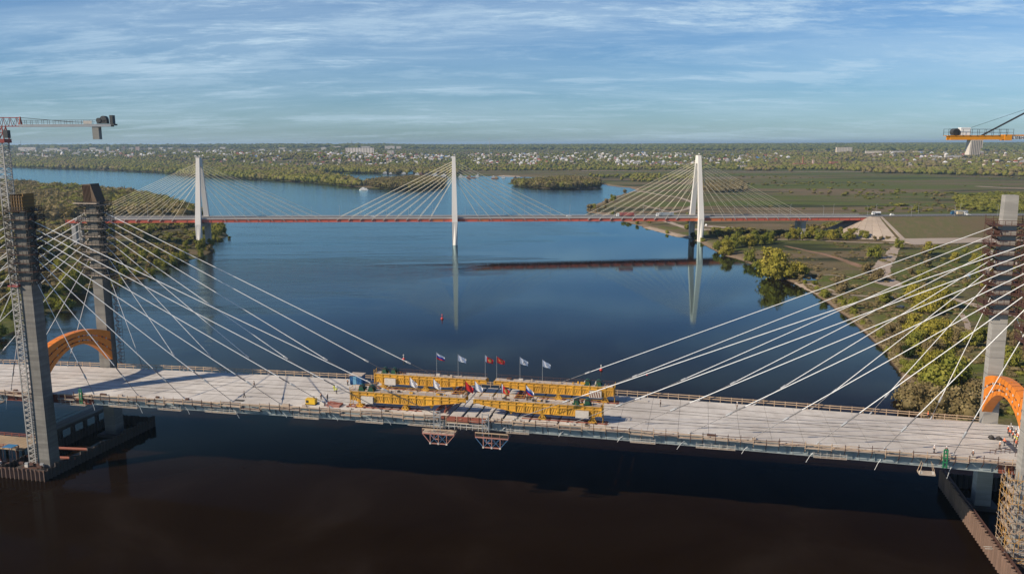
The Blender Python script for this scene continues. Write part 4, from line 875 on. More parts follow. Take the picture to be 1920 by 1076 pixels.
# ================================================================== the bridge under construction
M_slab = mat('fresh_deck_concrete', (.60, .565, .515), .85, dirt=.6, scale=.3, dc=(.33, .29, .25), rnd=.16, bump=.2)
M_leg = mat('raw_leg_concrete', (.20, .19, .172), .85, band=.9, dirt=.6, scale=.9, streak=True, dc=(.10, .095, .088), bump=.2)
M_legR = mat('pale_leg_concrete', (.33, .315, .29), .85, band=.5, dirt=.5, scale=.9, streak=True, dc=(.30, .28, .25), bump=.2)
M_arch = mat('orange_arch_paint', (.74, .22, .02), .5, dirt=.35, scale=.6)
M_archd = mat('arch_joint_steel', (.12, .08, .06), .6)
M_cable = mat('white_cable_sheath', (.74, .74, .73), .4, dirt=.25, scale=.5)
M_pipe = mat('dark_guide_pipe', (.10, .10, .11), .5, .3)
M_gird = mat('blue_grey_girder', (.27, .31, .32), .5, dirt=.3)
M_wood = mat('new_timber', (.50, .36, .24), .8, dirt=.35, scale=2, rnd=.35)
M_ply = mat('scaffold_planks', (.46, .38, .31), .85, dirt=.5, scale=1.5, dc=(.25, .2, .16), rnd=.3)
M_rust = mat('rusty_steel', (.085, .038, .026), .8, dirt=.5, scale=2)
M_rust2 = mat('red_rust_steel', (.10, .042, .028), .8, dirt=.6, scale=2)
M_prim = mat('primer_red_steel', (.26, .075, .045), .65, dirt=.4, scale=1)
M_dark = mat('dark_scaffold_steel', (.028, .024, .022), .7, dirt=.3)
M_yel = mat('yellow_gantry_paint', (.68, .355, .025), .55, dirt=.6, scale=1.6, dc=(.24, .13, .04))
M_grn = mat('green_winch_paint', (.016, .075, .038), .5, dirt=.5)
M_conc = mat('counterweight_concrete', (.52, .48, .43), .85, dirt=.3)
M_blue = mat('blue_container_paint', (.02, .12, .30), .5)
M_pink = mat('faded_red_steel', (.40, .19, .15), .6, dirt=.4)
M_tubeb = mat('blue_steel_tube', (.06, .14, .26), .5)
M_form = mat('brown_formwork', (.10, .062, .035), .7, dirt=.4, scale=1.5)
M_formy = mat('ochre_formwork', (.26, .14, .03), .7, dirt=.5, scale=1.5, dc=(.10, .055, .02))
V0, V1 = 189.0, 215.6
UA, UB = -330., 150.
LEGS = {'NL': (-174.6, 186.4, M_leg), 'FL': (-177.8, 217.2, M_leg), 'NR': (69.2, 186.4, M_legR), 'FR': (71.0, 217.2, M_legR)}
def fr1(a, b_, z): return P(a, b_, z)
nb = thing('unfinished_cable_stayed_bridge', 'grey concrete cable-stayed bridge under construction in the foreground, its deck still open at mid-span', 'bridge', P(-53, 202, 0))
def seg(mb, u0, u1, v0, v1, za, zb, mi=0):
    return mb.hexa([P(u0, v0, zd(u0) + za), P(u1, v0, zd(u1) + za), P(u1, v1, zd(u1) + za), P(u0, v1, zd(u0) + za), P(u0, v0, zd(u0) + zb), P(u1, v0, zd(u1) + zb), P(u1, v1, zd(u1) + zb), P(u0, v1, zd(u0) + zb)], mi)
# slab panels; the closing bay at mid-span is still panels with gaps
u = UA; k = 0
while u < UB:
    w = 7.05
    if -66 < u + w / 2 < -38: w = 3.4
    gap = .45 if -66 < u < -38 else .06
    for (a, b_) in ((V0, 201.9), (202.1, V1)):
        dz = random.uniform(-.012, .012)
        if -60 < u < -41: # separate narrow panels
            for v in np.arange(a, b_ - .5, 4.4): part('slab_panel', seg(MB(), u + random.uniform(0, .25), u + w - gap, v + .12, min(v + 4.25, b_), -.3, random.uniform(-.05, .05)), M_slab, nb)
        else: part('slab_panel', seg(MB(), u, u + w - gap, a, b_, -.34, dz), M_slab, nb)
    u += w
# steel grid below: edge girders in lengths, floor beams
for v in (V0 + .45, V1 - .6):
    for k in range(34):
        a = UA + k * 14.1; 
        red = min(abs(a + 7 - q) for q in (-174.6, 69.2)) < 9
        part('edge_girder', seg(seg(seg(MB(), a, a + 14.0, v - .1, v + .1, -2.6, -.36), a, a + 14., v - .45, v + .45, -2.7, -2.58), a, a + 14., v - .45, v + .45, -.42, -.35), M_prim if red else M_gird, nb)
fb = MB()
for k in range(112): seg(fb, UA + k * 4.3, UA + k * 4.3 + .25, V0 + 1.3, V1 - 1.3, -2.0, -.36)
o = part('floor_beam', fb, M_gird, nb); o['kind'] = 'stuff'
me_st = MB().box((0, 0, 0), (.10, .5, 1.95)).mesh('stiffener', M_gird)
org = np.array(absloc(nb))
for k in range(60):
    a = -200 + k * 4.7; share('stiffener', me_st, nb, P(a, V0 + .2, zd(a) - 1.5) - org, ROT)
# long joint and cable lines on the deck
sm = MB()
for v, w in ((203.4, .10), (195.4, .06), (197.9, .05), (206.2, .05), (210.4, .05)):
    for k in range(46): u = UA + k * 10.3; v_ = v + .35 * math.sin(u * .02 + v); v2_ = v + .35 * math.sin((u + 10.3) * .02 + v); sm.bar(P(u, v_, zd(u) + .045), P(u + 10.3, v2_, zd(u + 10.3) + .045), w, .05)
part('hose_line', sm, M_dark, nb)
# legs
def legbox(mb, c, z0, z1, wu, wv, wu1=None, wv1=None, mi=0):
    u, v = c; wu1 = wu1 or wu; wv1 = wv1 or wv
    return mb.hexa([P(u - wu / 2, v - wv / 2, z0), P(u + wu / 2, v - wv / 2, z0), P(u + wu / 2, v + wv / 2, z0), P(u - wu / 2, v + wv / 2, z0), P(u - wu1 / 2, v - wv1 / 2, z1), P(u + wu1 / 2, v - wv1 / 2, z1), P(u + wu1 / 2, v + wv1 / 2, z1), P(u - wu1 / 2, v + wv1 / 2, z1)], mi)
def joints(mb, c, z0, z1, wu, wv, dz=4.2):
    z = z0 + dz
    while z < z1: legbox(mb, c, z, z + .07, wu + .035, wv + .035); z += dz
    return mb
TOPZ = {'NL': 72.5, 'FL': 73, 'NR': 77.5, 'FR': 77.6}
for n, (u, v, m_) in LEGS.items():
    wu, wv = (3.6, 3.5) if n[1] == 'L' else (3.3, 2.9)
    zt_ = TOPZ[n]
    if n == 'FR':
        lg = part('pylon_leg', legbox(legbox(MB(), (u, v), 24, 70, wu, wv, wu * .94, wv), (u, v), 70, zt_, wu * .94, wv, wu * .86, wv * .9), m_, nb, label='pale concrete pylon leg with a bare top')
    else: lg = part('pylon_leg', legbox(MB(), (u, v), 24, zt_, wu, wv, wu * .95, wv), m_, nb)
    part('leg_base', legbox(MB(), (u, v), 0, 24, wu + .35, wv + .3, wu, wv), m_, lg)
    part('pour_joint', joints(MB(), (u, v), 26, zt_ - 6, wu, wv), M_pipe, lg)
# formwork on the left tops
fl = LEGS['FL']; c = (fl[0], fl[1])
t = thing('formwork_box', 'dark brown wedge-topped plywood formwork crowning the far left pylon leg', 'formwork', P(c[0], c[1], 73))
part('panel', MB().hexa([P(c[0] - 2.0, c[1] - 1.9, 73.1), P(c[0] + 2.4, c[1] - 1.9, 73.1), P(c[0] + 2.4, c[1] + 1.9, 73.1), P(c[0] - 2.0, c[1] + 1.9, 73.1), P(c[0] - 2.1, c[1] - 1.9, 78.4), P(c[0] + .5, c[1] - 1.9, 78.6), P(c[0] + .5, c[1] + 1.9, 78.6), P(c[0] - 2.1, c[1] + 1.9, 78.4)]), M_form, t)
for k in range(6): part('waler', MB().bar(P(c[0] - 2.1 + k * .5, c[1] - 1.98, 73.2), P(c[0] - 2.1 + k * .45, c[1] - 1.98, 78.2), .1, .1), M_rust, t)
c = LEGS['NL'][:2]
t = thing('formwork_box', 'ochre open-topped climbing formwork crowning the near left pylon leg behind the crane mast', 'formwork', P(c[0], c[1], 72.5))
for (a, b_, w, d, h) in ((-1.9, 0, .25, 3.6, 4.6), (1.95, 0, .25, 3.6, 4.9), (0, -1.9, 3.6, .25, 4.3), (0, 1.9, 3.6, .25, 4.6)): part('panel', legbox(MB(), (c[0] + a, c[1] + b_), 72.6, 72.6 + h, w, d), M_formy, t)
for k in range(5):
    part('waler', MB().bar(P(c[0] - 2.1, c[1] - 2.1, 73 + k * .9), P(c[0] + 2.1, c[1] - 2.1, 73 + k * .9), .14, .14), M_form, t); part('waler', MB().bar(P(c[0] + 2.12, c[1] - 2.1, 73 + k * .9), P(c[0] + 2.12, c[1] + 2.1, 73 + k * .9), .14, .14), M_form, t)
for k in range(4): part('panel_post', legbox(MB(), (c[0] - 1.2 + k * .8, c[1] - 2.15), 72.4, 77.2, .16, .16), M_form, t)
# scaffold storeys round the anchor zones
def scaffold(n, z0, z1, step, mdeck, msteel, label, ru, rv, side=1.):
    u, v, _ = LEGS[n]; t = thing('pylon_scaffold', label, 'scaffold', P(u, v, z0 - 1)); z = z0; k = 0
    wu, wv = 1.9, 1.9
    while z < z1:
        a = ru * (1 + .10 * math.sin(k * 2.1)); b_ = rv
        for (x0, x1, y0, y1) in ((-a, -wu, -b_, b_), (wu, a, -b_, b_), (-wu, wu, -b_, -wv), (-wu, wu, wv, b_)):
            p = part('platform', MB().hexa([P(u + x0, v + y0, z), P(u + x1, v + y0, z), P(u + x1, v + y1, z), P(u + x0, v + y1, z), P(u + x0, v + y0, z + .14), P(u + x1, v + y0, z + .14), P(u + x1, v + y1, z + .14), P(u + x0, v + y1, z + .14)]), mdeck, t)
        rl = MB()
        for h in (.55, 1.1):
            for (x0, y0, x1, y1) in ((-a, -b_, a, -b_), (a, -b_, a, b_), (a, b_, -a, b_), (-a, b_, -a, -b_)): rl.bar(P(u + x0, v + y0, z + h), P(u + x1, v + y1, z + h), .12, .12)
        part('rail', rl, msteel, t)['kind'] = 'stuff'
        ps = MB()
        for f in np.linspace(-1, 1, 7):
            for (x0, y0) in ((f * a, -b_), (f * a, b_), (-a, f * b_), (a, f * b_)): ps.bar(P(u + x0, v + y0, z), P(u + x0, v + y0, z + 1.15), .09, .09)
        part('post', ps, msteel, t)['kind'] = 'stuff'
        br = MB()
        for x0, y0, x1, y1 in ((a, b_, wu, b_), (-a, b_, -wu, b_), (a, -b_, wu, -b_), (-a, -b_, -wu, -b_), (a, 0, wu, 0), (-a, 0, -wu, 0)): br.bar(P(u + x0, v + y0, z), P(u + x1, v + y1 * .6, z - 1.3), .18, .18).bar(P(u + x0, v + y0, z + .0), P(u + x1, v + y1, z - .05), .2, .3)
        part('bracket', br, msteel, t)['kind'] = 'stuff'
        for q in range(3):
            x0 = u + random.choice([-1, 1]) * random.uniform(wu + .3, a - .2); y0 = v + random.uniform(-b_ + .3, b_ - .3); hh = random.uniform(.4, 1.2); part(random.choice(['crate', 'jack']), legbox(MB(), (x0, y0), z + .14, z + .14 + hh, random.uniform(.3, .9), .5), random.choice([mdeck, msteel, M_conc]), t)
        z += step; k += 1
    # standards running through
    sm = MB()
    for x0, y0 in ((-ru, -rv), (ru, -rv), (ru, rv), (-ru, rv)): sm.bar(P(u + x0, v + y0, z0 - 1.5), P(u + x0, v + y0, z1 + .3), .1, .1)
    part('standard', sm, msteel, t); return t
scaffold('NL', 54.5, 73, 2.3, M_rust, M_dark, 'dark stack of scaffold platforms round the near left pylon leg beside the crane mast', 3.6, 2.9)
scaffold('FL', 51.0, 73.5, 2.35, M_ply, M_dark, 'stack of scaffold platforms round the far left pylon leg below its wedge formwork', 3.9, 2.7)
scaffold('FR', 49.5, 72.5, 2.35, M_rust2, M_rust2, 'rusty red-brown stack of scaffold platforms round the far right pylon leg', 4.0, 2.7)
scaffold('NR', 49.5, 72.5, 2.35, M_rust2, M_rust2, 'rusty scaffold platforms round the near right pylon leg at the frame edge', 4.0, 2.7)
u, v, _ = LEGS['FL']; t = thing('top_platform', 'plank platform on steel brackets under the wedge formwork of the far left leg', 'scaffold', P(u, v, 72.6))
part('platform', MB().hexa([P(u - 5., v - 3.2, 72.7), P(u + 3.2, v - 3.2, 72.7), P(u + 3.2, v - 2.0, 72.7), P(u - 5., v - 2.0, 72.7), P(u - 5., v - 3.2, 72.95), P(u + 3.2, v - 3.2, 72.95), P(u + 3.2, v - 2.0, 72.95), P(u - 5., v - 2.0, 72.95)]), M_ply, t)
part('bracket', MB().bar(P(u - 4.6, v - 2.6, 72.7), P(u - 1.9, v - 2.2, 71.2), .14, .14).bar(P(u + 3, v - 2.6, 72.7), P(u + 1.9, v - 2.2, 71.2), .14, .14), M_dark, t)
# access ladders with cages on the far left leg
def ladder(u, v, z0, z1, label, w=1.3, d=1.3, step=1.1):
    t = thing('ladder_tower', label, 'scaffold', P(u, v, z0)); mb = MB()
    for x0, y0 in ((-w / 2, -d / 2), (w / 2, -d / 2), (w / 2, d / 2), (-w / 2, d / 2)): mb.bar(P(u + x0, v + y0, z0), P(u + x0, v + y0, z1), .07, .07)
    part('frame', mb, M_dark, t); z = z0; k = 0
    while z < z1 - step:
        s = 1 if k % 2 else -1
        part('stair_flight', MB().bar(P(u - s * w * .42, v - d * .2, z), P(u + s * w * .42, v - d * .2, z + step), .35, .08), M_ply if k % 3 else M_pink, t)
        part('landing', MB().hexa([P(u - w / 2, v, z), P(u + w / 2, v, z), P(u + w / 2, v + d / 2, z), P(u - w / 2, v + d / 2, z), P(u - w / 2, v, z + .08), P(u + w / 2, v, z + .08), P(u + w / 2, v + d / 2, z + .08), P(u - w / 2, v + d / 2, z + .08)]), M_ply, t)
        z += step; k += 1
    return t
ladder(-174.4, 218.5, 23, 52, 'zigzag stair tower climbing the right side of the far left pylon leg', 1.7, 1.5)
ladder(-180.5, 217.5, 24, 50, 'thin caged ladder on the left side of the far left pylon leg', .5, .5, .9)
# stay cables
def stays(n, side_dirs, vb):
    u0, v0, _ = LEGS[n]
    for d in side_dirs:
        for k in range(8):
            dist = 13.5 + 14.1 * k; ua = u0 + d * dist; zt_ = 59.0 + 1.76 * k
            top = P(u0 + d * 1.7, v0, zt_ - 1.7 * (zt_ - zd(ua)) / dist); bot = P(ua, vb, zd(ua) + .1); dv = top - bot; L = np.linalg.norm(dv); e = dv / L
            hc = 4.6 + .1 * k; f = (hc + .3) / (top[2] - bot[2]); colp = bot + dv * f
            far = vb > 205
            c = part('stay_cable', MB().tube(colp, top, (.10 if not far else .092), 6), M_cable, nb)
            part('lower_strand', MB().tube(bot, colp, .075, 5), M_pipe, c)
            part('collar', MB().tube(colp - e * .7, colp + e * .5, .22, 8, .26).tube(colp + e * .5, colp + e * 1.0, .26, 8, .14), M_galv, c)
            if not far: part('dark_sleeve', MB().tube(colp + e * 1.0, colp + e * 4.2, .15, 6), M_pipe, c)
            part('anchor_pipe', MB().tube(bot - e * 1.3, bot + e * .6, .2, 8), M_galv, c)
            if not far:
                q = bot - e * 1.2 + VV * -1.5 + np.array([0, 0, -.9]); w = random.uniform(.6, 1.2)
                part('strand_tail', MB().tube(q, q - e * .9 - np.array([0, 0, .2]), .06, 5).tube(q - e * .9 - np.array([0, 0, .2]), q - e * 1.9 * w - np.array([0, 0, 1.1 * w]), .045, 5), M_cable, c)
for n in ('NL', 'NR'): stays(n, (1, -1), V0 + .9)
for n in ('FL', 'FR'): stays(n, (1, -1), V1 - .2)
# orange arch portals between the legs
def arch(u, vn, vf, label):
    vm = (vn + vf) / 2; hw_ = (vf - vn) / 2; du = 1.1
    def cz(zs, zc, v): return zs + (zc - zs) * max(0, 1 - abs((v - vm) / hw_) ** 2.1)
    t = part('arch_portal', MB().box((u, vm, 36.6), (.4, .4, .2), fr=fr1), M_arch, nb, label=label)
    N = 15
    for ri, (l0, l1, h0, h1) in enumerate(((25.0, 32.8, 27.5, 33.65), (28.0, 34.0, 30.7, 34.95), (31.2, 35.3, 33.8, 36.6))):
        mb = MB()
        for i in range(N):
            a = vn + (vf - vn) * i / N; b_ = vn + (vf - vn) * (i + 1) / N
            mb.hexa([P(u - du, a, cz(l0, l1, a)), P(u + du, a, cz(l0, l1, a)), P(u + du, b_, cz(l0, l1, b_)), P(u - du, b_, cz(l0, l1, b_)), P(u - du, a, cz(h0, h1, a)), P(u + du, a, cz(h0, h1, a)), P(u + du, b_, cz(h0, h1, b_)), P(u - du, b_, cz(h0, h1, b_))])
        part('arch_rib', mb, M_arch, t)
    for i in range(1, 14):
        a = vn + (vf - vn) * (i + random.uniform(-.3, .3)) / 14
        for (l0, l1, h0, h1) in ((27.45, 33.6, 28.05, 34.05), (30.65, 34.9, 31.25, 35.35)):
            [part('spacer', MB().bar(P(u + q * du * .9, a, cz(l0, l1, a) - .02), P(u + q * du * .9, a, cz(h0, h1, a) + .02), .3, .3), M_conc if i % 2 else M_archd, t) for q in (-1, 1)]
arch(-176.0, 188.1, 215.5, 'orange three-ribbed arch between the two left pylon legs')
arch(70.0, 187.8, 215.8, 'orange three-ribbed arch between the two right pylon legs')
# railings
def railing(v, ua, ub, label, step, out, mid=True):
    t = thing('timber_guardrail', label, 'guard rail', P(ua, v, zd(ua))); n = int((ub - ua) / step)
    nr = int((ub - ua) / 6)
    for k in range(nr):
        a = ua + k * (ub - ua) / nr; b_ = ua + (k + 1) * (ub - ua) / nr
        for h in (.55, 1.15): part('rail', MB().bar(P(a, v, zd(a) + h + random.uniform(-.03, .03)), P(b_ + .1, v + .05, zd(b_) + h + random.uniform(-.03, .03)), .09, .20), M_wood, t)
    for k in range(n):
        a = ua + k * step + random.uniform(-.1, .1); part('post', MB().box((a, v + .08, zd(a) + .55), (.14, .14, 1.6), fr=fr1), M_wood, t)
    part('walkway', seg(MB(), ua, ub, min(v, v - out * 1.0), max(v, v - out * 1.0), -.12, .03), M_ply, t)
    return t
railing(V1 + .75, -174.0, 68.6, 'double timber guardrail along the far edge of the new deck between the two pylons', 2.7, 1)
railing(V1 + .75, -300, -180.4, 'double timber guardrail on the far deck edge left of the far left leg', 2.7, 1)
# near side: hanging walkway with sagging plank screens
t = thing('edge_walkway', 'long ragged timber walkway hung along the near edge of the new deck', 'walkway', P(-300, V0 - 1, zd(-300)))
u = -300.; k = 0
while u < 66:
    L = 5.6; ph = ((u + 174.6) % 14.1) / 14.1; drop = (.45 if u < -58 else .2) + (.6 if u < -58 else .35) * max(0, math.sin(ph * 2 * PI)); 
    if not (-178 < u < -172):
        part('deck_board', MB().hexa([P(u, V0 - 1.35, zd(u) - drop - .12), P(u + L, V0 - 1.35, zd(u) - drop - .12 + random.uniform(-.2, .2)), P(u + L, V0 - .15, zd(u) - drop - .1), P(u, V0 - .15, zd(u) - drop - .1), P(u, V0 - 1.35, zd(u) - drop), P(u + L, V0 - 1.35, zd(u) - drop + random.uniform(-.2, .2)), P(u + L, V0 - .15, zd(u) - drop), P(u, V0 - .15, zd(u) - drop)]), M_ply, t)
        for h in (.15, 1.0): part('rail', MB().bar(P(u - .2, V0 - 1.3, zd(u) - drop + h + random.uniform(-.08, .08)), P(u + L + .2, V0 - 1.3, zd(u) - drop + h + random.uniform(-.12, .12)), .07, .13), M_wood if random.random() < .6 else M_rust, t)
        part('edge_form', MB().bar(P(u, V0 - .08, zd(u) - .1), P(u + L - .1, V0 - .08, zd(u) - .1), .12, .22), M_ply, t)
        for q in range(2):
            a = u + q * L / 2; part('post', MB().box((a, V0 - 1.37, zd(u) - drop + .5), (.12, .12, random.uniform(1.5, 2.3)), fr=fr1), M_rust if random.random() < .6 else M_wood, t)
            part('hanger', MB().bar(P(a, V0 - 1.6, zd(u) - drop - .1), P(a, V0 - .1, zd(u) - 2.0), .1, .1), M_rust, t)
        if random.random() < .5: a = u + random.uniform(0, 3); part('loose_plank', MB().bar(P(a, V0 - .4, zd(a) - .1), P(a + random.uniform(2, 4), V0 - 1.5, zd(a) + random.uniform(-.2, .7)), .25, .07), M_wood, t)
        if random.random() < .35: a = u + random.uniform(0, 3); part('bundle', MB().box((a, V0 + .4, zd(a) + .25), (random.uniform(.6, 2.2), .5, random.uniform(.3, .6)), fr=fr1), random.choice([M_rust, M_ply, M_conc, M_dark]), t)
    u += L; k += 1
# lower catwalk with rails under the near girder
t = thing('under_deck_catwalk', 'pale railed catwalks slung below the near edge girder of the new deck', 'walkway', P(-160, V0 - 1, zd(-160) - 3))
for k in range(17):
    a = -170 + 14.1 * k; 
    if a > 56: break
    if k % 6 == 4 or (a > -5 and k % 2): continue
    a += random.uniform(-1.5, 2); z = zd(a) - random.uniform(2.72, 2.9); L = random.uniform(5, 11)
    part('deck_board', MB().hexa([P(a, V0 - .6, z), P(a + L, V0 - .6, z), P(a + L, V0 + 1.1, z), P(a, V0 + 1.1, z), P(a, V0 - .6, z + .12), P(a + L, V0 - .6, z + .12), P(a + L, V0 + 1.1, z + .12), P(a, V0 + 1.1, z + .12)]), M_ply, t)
    part('rail', MB().bar(P(a, V0 - .6, z + 1.0), P(a + L, V0 - .6, z + 1.0), .07, .07).bar(P(a, V0 - .6, z + .5), P(a + L, V0 - .6, z + .5), .07, .07), M_conc, t)
    for q in range(6): part('post', MB().bar(P(a + q * L / 5, V0 - .6, z), P(a + q * L / 5, V0 - .6, z + 1.4), .09, .09), M_conc, t)
# ================================================================== launching gantries and what stands on the deck
def gantry(ui, uo, v, label, striped=False, front_up=True):
    """ui: inner (mid-span) end, uo: outer end"""
    d = 1 if ui > uo else -1; L = abs(ui - uo); zb = zd((ui + uo) / 2) + 1.75; H = 2.35
    t = thing('launching_gantry', label, 'gantry', P((ui + uo) / 2, v, zd(uo)))
    def g(a, b_, z): return P(uo + d * a, v + b_, zb + z)
    for s in (-1, 1):
        b_ = s * 1.0
        prof = [(1.5, 0), (L - 11, 0), (L - 1.5, 1.35), (L, 1.35), (L, H), (0, H), (0, .2)]
        part('web_plate', MB().prism(prof, lambda a, z, b_=b_: g(a, b_ - .05, z), lambda a, z, b_=b_: g(a, b_ + .05, z)), M_yel, t)
        part('top_flange', MB().bar(g(0, b_, H + .08), g(L, b_, H + .08), .55, .16), M_yel, t)
        part('bottom_flange', MB().bar(g(1.5, b_, -.06), g(L - 11, b_, -.06), .55, .14).bar(g(L - 11, b_, -.06), g(L - 1.5, b_, 1.3), .55, .14), M_yel, t)
        part('web_rail', MB().bar(g(0, b_ + s * .14, H - .65), g(L, b_ + s * .14, H - .65), .16, .22), M_yel, t)
    n = int(L / 2.1)
    for k in range(n + 1):
        a = k * L / n; zl = 0 if a < L - 11 else (a - L + 11) / 9.5 * 1.3; zl = min(zl, 1.35)
        for s in (-1, 1): part('stiffener', MB().bar(g(a, s * 1.16, max(zl, .05)), g(a, s * 1.16, H), .42 if k % 2 else .2, .22), M_yel, t)
        if k < n and a < L - 11: 
            for q in range(3): part('web_brace', MB().bar(g(a + .4 + q * .55, -1.1, H - .7), g(a + .95 + q * .55, -1.1, .1), .07, .05), M_rust if q == 1 else M_yel, t)
    part('top_deck', MB().box((0, 0, 0), (1, 1, 1), fr=lambda a, b_, z: g(L / 2 + a * (L - .4), b_ * 2.3, H + .22 + z * .08)), M_ply, t)
    for k in range(15): a = random.uniform(1, L - 1); part(random.choice(['jack', 'toolbox', 'hose_coil', 'timber']), MB().box((0, 0, 0), (1, 1, 1), fr=lambda x, y, z, a=a, w=random.uniform(.3, 1.4), h=random.uniform(.15, .6), y0=random.uniform(-.7, .7): g(a + x * w, y0 + y * .5, H + .27 + h / 2 + z * h)), random.choice([M_yel, M_ply, M_conc, M_rust, M_ply, M_dark]), t)
    rl = MB(); sides = (1,) if v > 200 else (1, -1)
    for s in (1, -1):
        hh = 1.15 if s == 1 else 1.0
        for k in range(int(L / 2) + 1): part('railing_post', MB().bar(g(k * 2. + .2, s * 1.3, H), g(k * 2. + .2, s * 1.3, H + hh), .07, .07), M_rust if v > 200 and s > 0 else M_yel, t)
        if s == 1: part('rail', MB().bar(g(.2, s * 1.3, H + hh), g(L - .2, s * 1.3, H + hh), .08, .08).bar(g(.2, s * 1.3, H + .6), g(L - .2, s * 1.3, H + .6), .05, .05), M_rust if v > 200 else M_yel, t)
    # legs and rear bogie
    for a, kind in ((2.2, 'rear'), (14.5, 'mid')):
        for q in (-.8, .8): s_ = part('support_leg', MB().bar(g(a, q, -1.6), g(a, q, 0), .55, .5).bar(g(a - .7, q, -1.45), g(a + .7, q, -1.45), .5, .35), M_yel, t)
        part('leg_brace', MB().bar(g(a - 1., -.85, -1.5), g(a - .1, -.85, -.1), .16, .16).bar(g(a + 1., -.85, -1.5), g(a + .1, -.85, -.1), .16, .16), M_yel, s_)
    part('end_ladder', MB().bar(g(-.3, -1, -1.5), g(-.3, -1, H + 1.2), .1, .1).bar(g(-.3, 1, -1.5), g(-.3, 1, H + 1.2), .1, .1), M_yel, t)
    for k in range(7): part('rung', MB().bar(g(-.3, -1, -1.3 + k * .75), g(-.3, 1, -1.3 + k * .75), .1, .1), M_yel, t)
    cw = part('counterweight', MB().box((0, 0, 0), (1, 1, 1), fr=lambda a, b_, z: g(4.6 + a * 3.2, -1.45 + b_ * .7, .55 + z * 1.7)), M_conc, t)
    if striped:
        for q in range(5): part('stripe', MB().add([g(3.2 + q * .62, -1.83, -.2), g(3.45 + q * .62, -1.83, -.2), g(3.85 + q * .62, -1.83, 1.3), g(3.6 + q * .62, -1.83, 1.3)], [(0, 1, 2, 3), (3, 2, 1, 0)]), M_prim, cw)
    part('hook_block', MB().prism([(-.8, 0), (.8, 0), (.55, -.8), (0, -1.5), (-.55, -.8)], lambda a, z: g(L - 9.2 + a, -.35, z + .5), lambda a, z: g(L - 9.2 + a, .35, z + .5)), M_yel, t)
    # rail track on the deck
    for s in (-.8, .8):
        part('track_beam', MB().bar(g(-1.5, s, -1.68), g(L * .62, s, -1.68), .3, .24), M_prim, t)
    for k in range(9): part('sleeper', MB().bar(g(-1 + k * 2.3, -1.4, -1.72), g(-1 + k * 2.3, 1.4, -1.72), .4, .16), M_rust, t)
    return t, g, L, H
GA = {}
GA['FL'] = gantry(-54.3, -85.9, 209.2, 'yellow launching gantry on the far side of the deck, left of the mid-span gap')
GA['NL'] = gantry(-55.2, -85.7, 192.4, 'yellow launching gantry on the near side of the deck, left of the mid-span gap')
GA['FR'] = gantry(-52.0, -20.3, 209.2, 'yellow launching gantry with red-striped counterweight on the far side, right of the gap', True)
GA['NR'] = gantry(-53.0, -21.4, 192.4, 'yellow launching gantry on the near side of the deck, right of the mid-span gap')
def winch(key, a, label):
    t_, g, L, H = GA[key]; o = thing('winch', label, 'winch', g(a, 0, H + .26))
    part('frame', MB().box((0, 0, 0), (1, 1, 1), fr=lambda x, y, z: g(a + x * 1.7, y * 1.9, H + .36 + z * .2)), M_grn, o)
    for s in (-.8, .8): part('side_plate', MB().prism([(-.75, 0), (.75, 0), (.45, .9), (-.45, .9)], lambda x, z, s=s: g(a + x, s - .07, H + .44 + z), lambda x, z, s=s: g(a + x, s + .07, H + .44 + z)), M_grn, o)
    part('drum', MB().tube(g(a, -.72, H + 1.15), g(a, .72, H + 1.15), .62, 14), M_dark, o); part('cable_winding', MB().tube(g(a, -.5, H + 1.15), g(a, .5, H + 1.15), .68, 14), M_grn, o)
    part('motor', MB().tube(g(a + .75, -.2, H + .8), g(a + .75, .9, H + .8), .3, 8), M_grn if key[1] == 'L' else M_conc, o)
winch('FL', 2.6, 'green winch, outer one of the pair on the far left gantry'); winch('FL', 5.3, 'green winch, inner one of the pair on the far left gantry')
winch('NL', 2.7, 'green winch, outer one of the pair on the near left gantry'); winch('NL', 5.3, 'green winch, inner one of the pair on the near left gantry')
winch('FR', 3.9, 'green winch, outer one of the pair on the far right gantry'); winch('FR', 6.8, 'green winch, inner one of the pair on the far right gantry')
winch('NR', 3.5, 'green winch, outer one of the pair on the near right gantry'); winch('NR', 6.2, 'green winch, inner one of the pair on the near right gantry')
# cross frames carrying the closing segment
for u, v0, v1, lab in ((-61.5, 190.5, 214, 'rust-red cross frame lying over the deck left of the mid-span gap'), (-44.5, 195, 213, 'rust-red cross frame lying over the deck right of the mid-span gap')):
    t = thing('cross_frame', lab, 'steel frame', P(u, v0, zd(u)))
    for s in (-1.1, 1.1): part('beam', MB().bar(P(u + s, v0, zd(u) + .7), P(u + s, v1, zd(u) + .7), .35, .7), M_prim, t)
    n = 9
    for k in range(n): a = v0 + (v1 - v0) * k / n; b_ = v0 + (v1 - v0) * (k + 1) / n; part('lacing', MB().bar(P(u - 1.1, a, zd(u) + 1.1), P(u + 1.1, b_, zd(u) + 1.1), .16, .16), M_prim if k % 2 else M_rust, t)
    for k in range(4): a = v0 + 1 + k * (v1 - v0 - 2) / 3; part('post', MB().bar(P(u + 1.1, a, zd(u)), P(u + 1.1, a, zd(u) + 2.4), .14, .14), M_prim, t)
    part('top_rail', MB().bar(P(u + 1.1, v0 + 1, zd(u) + 2.3), P(u + 1.1, v1 - 1, zd(u) + 2.3), .12, .12), M_prim, t)
t = thing('edge_beam_load', 'red-brown beam with pale timbers on the near edge at the mid-span gap', 'beam', P(-60, V0 - .6, zd(-55)))
for k in range(3): part('beam', MB().bar(P(-60.5 + k * 3.8, V0 - .9, zd(-55) - .1), P(-56.9 + k * 3.8, V0 - .9, zd(-55) - .1), .9, 1.0), M_prim, t)
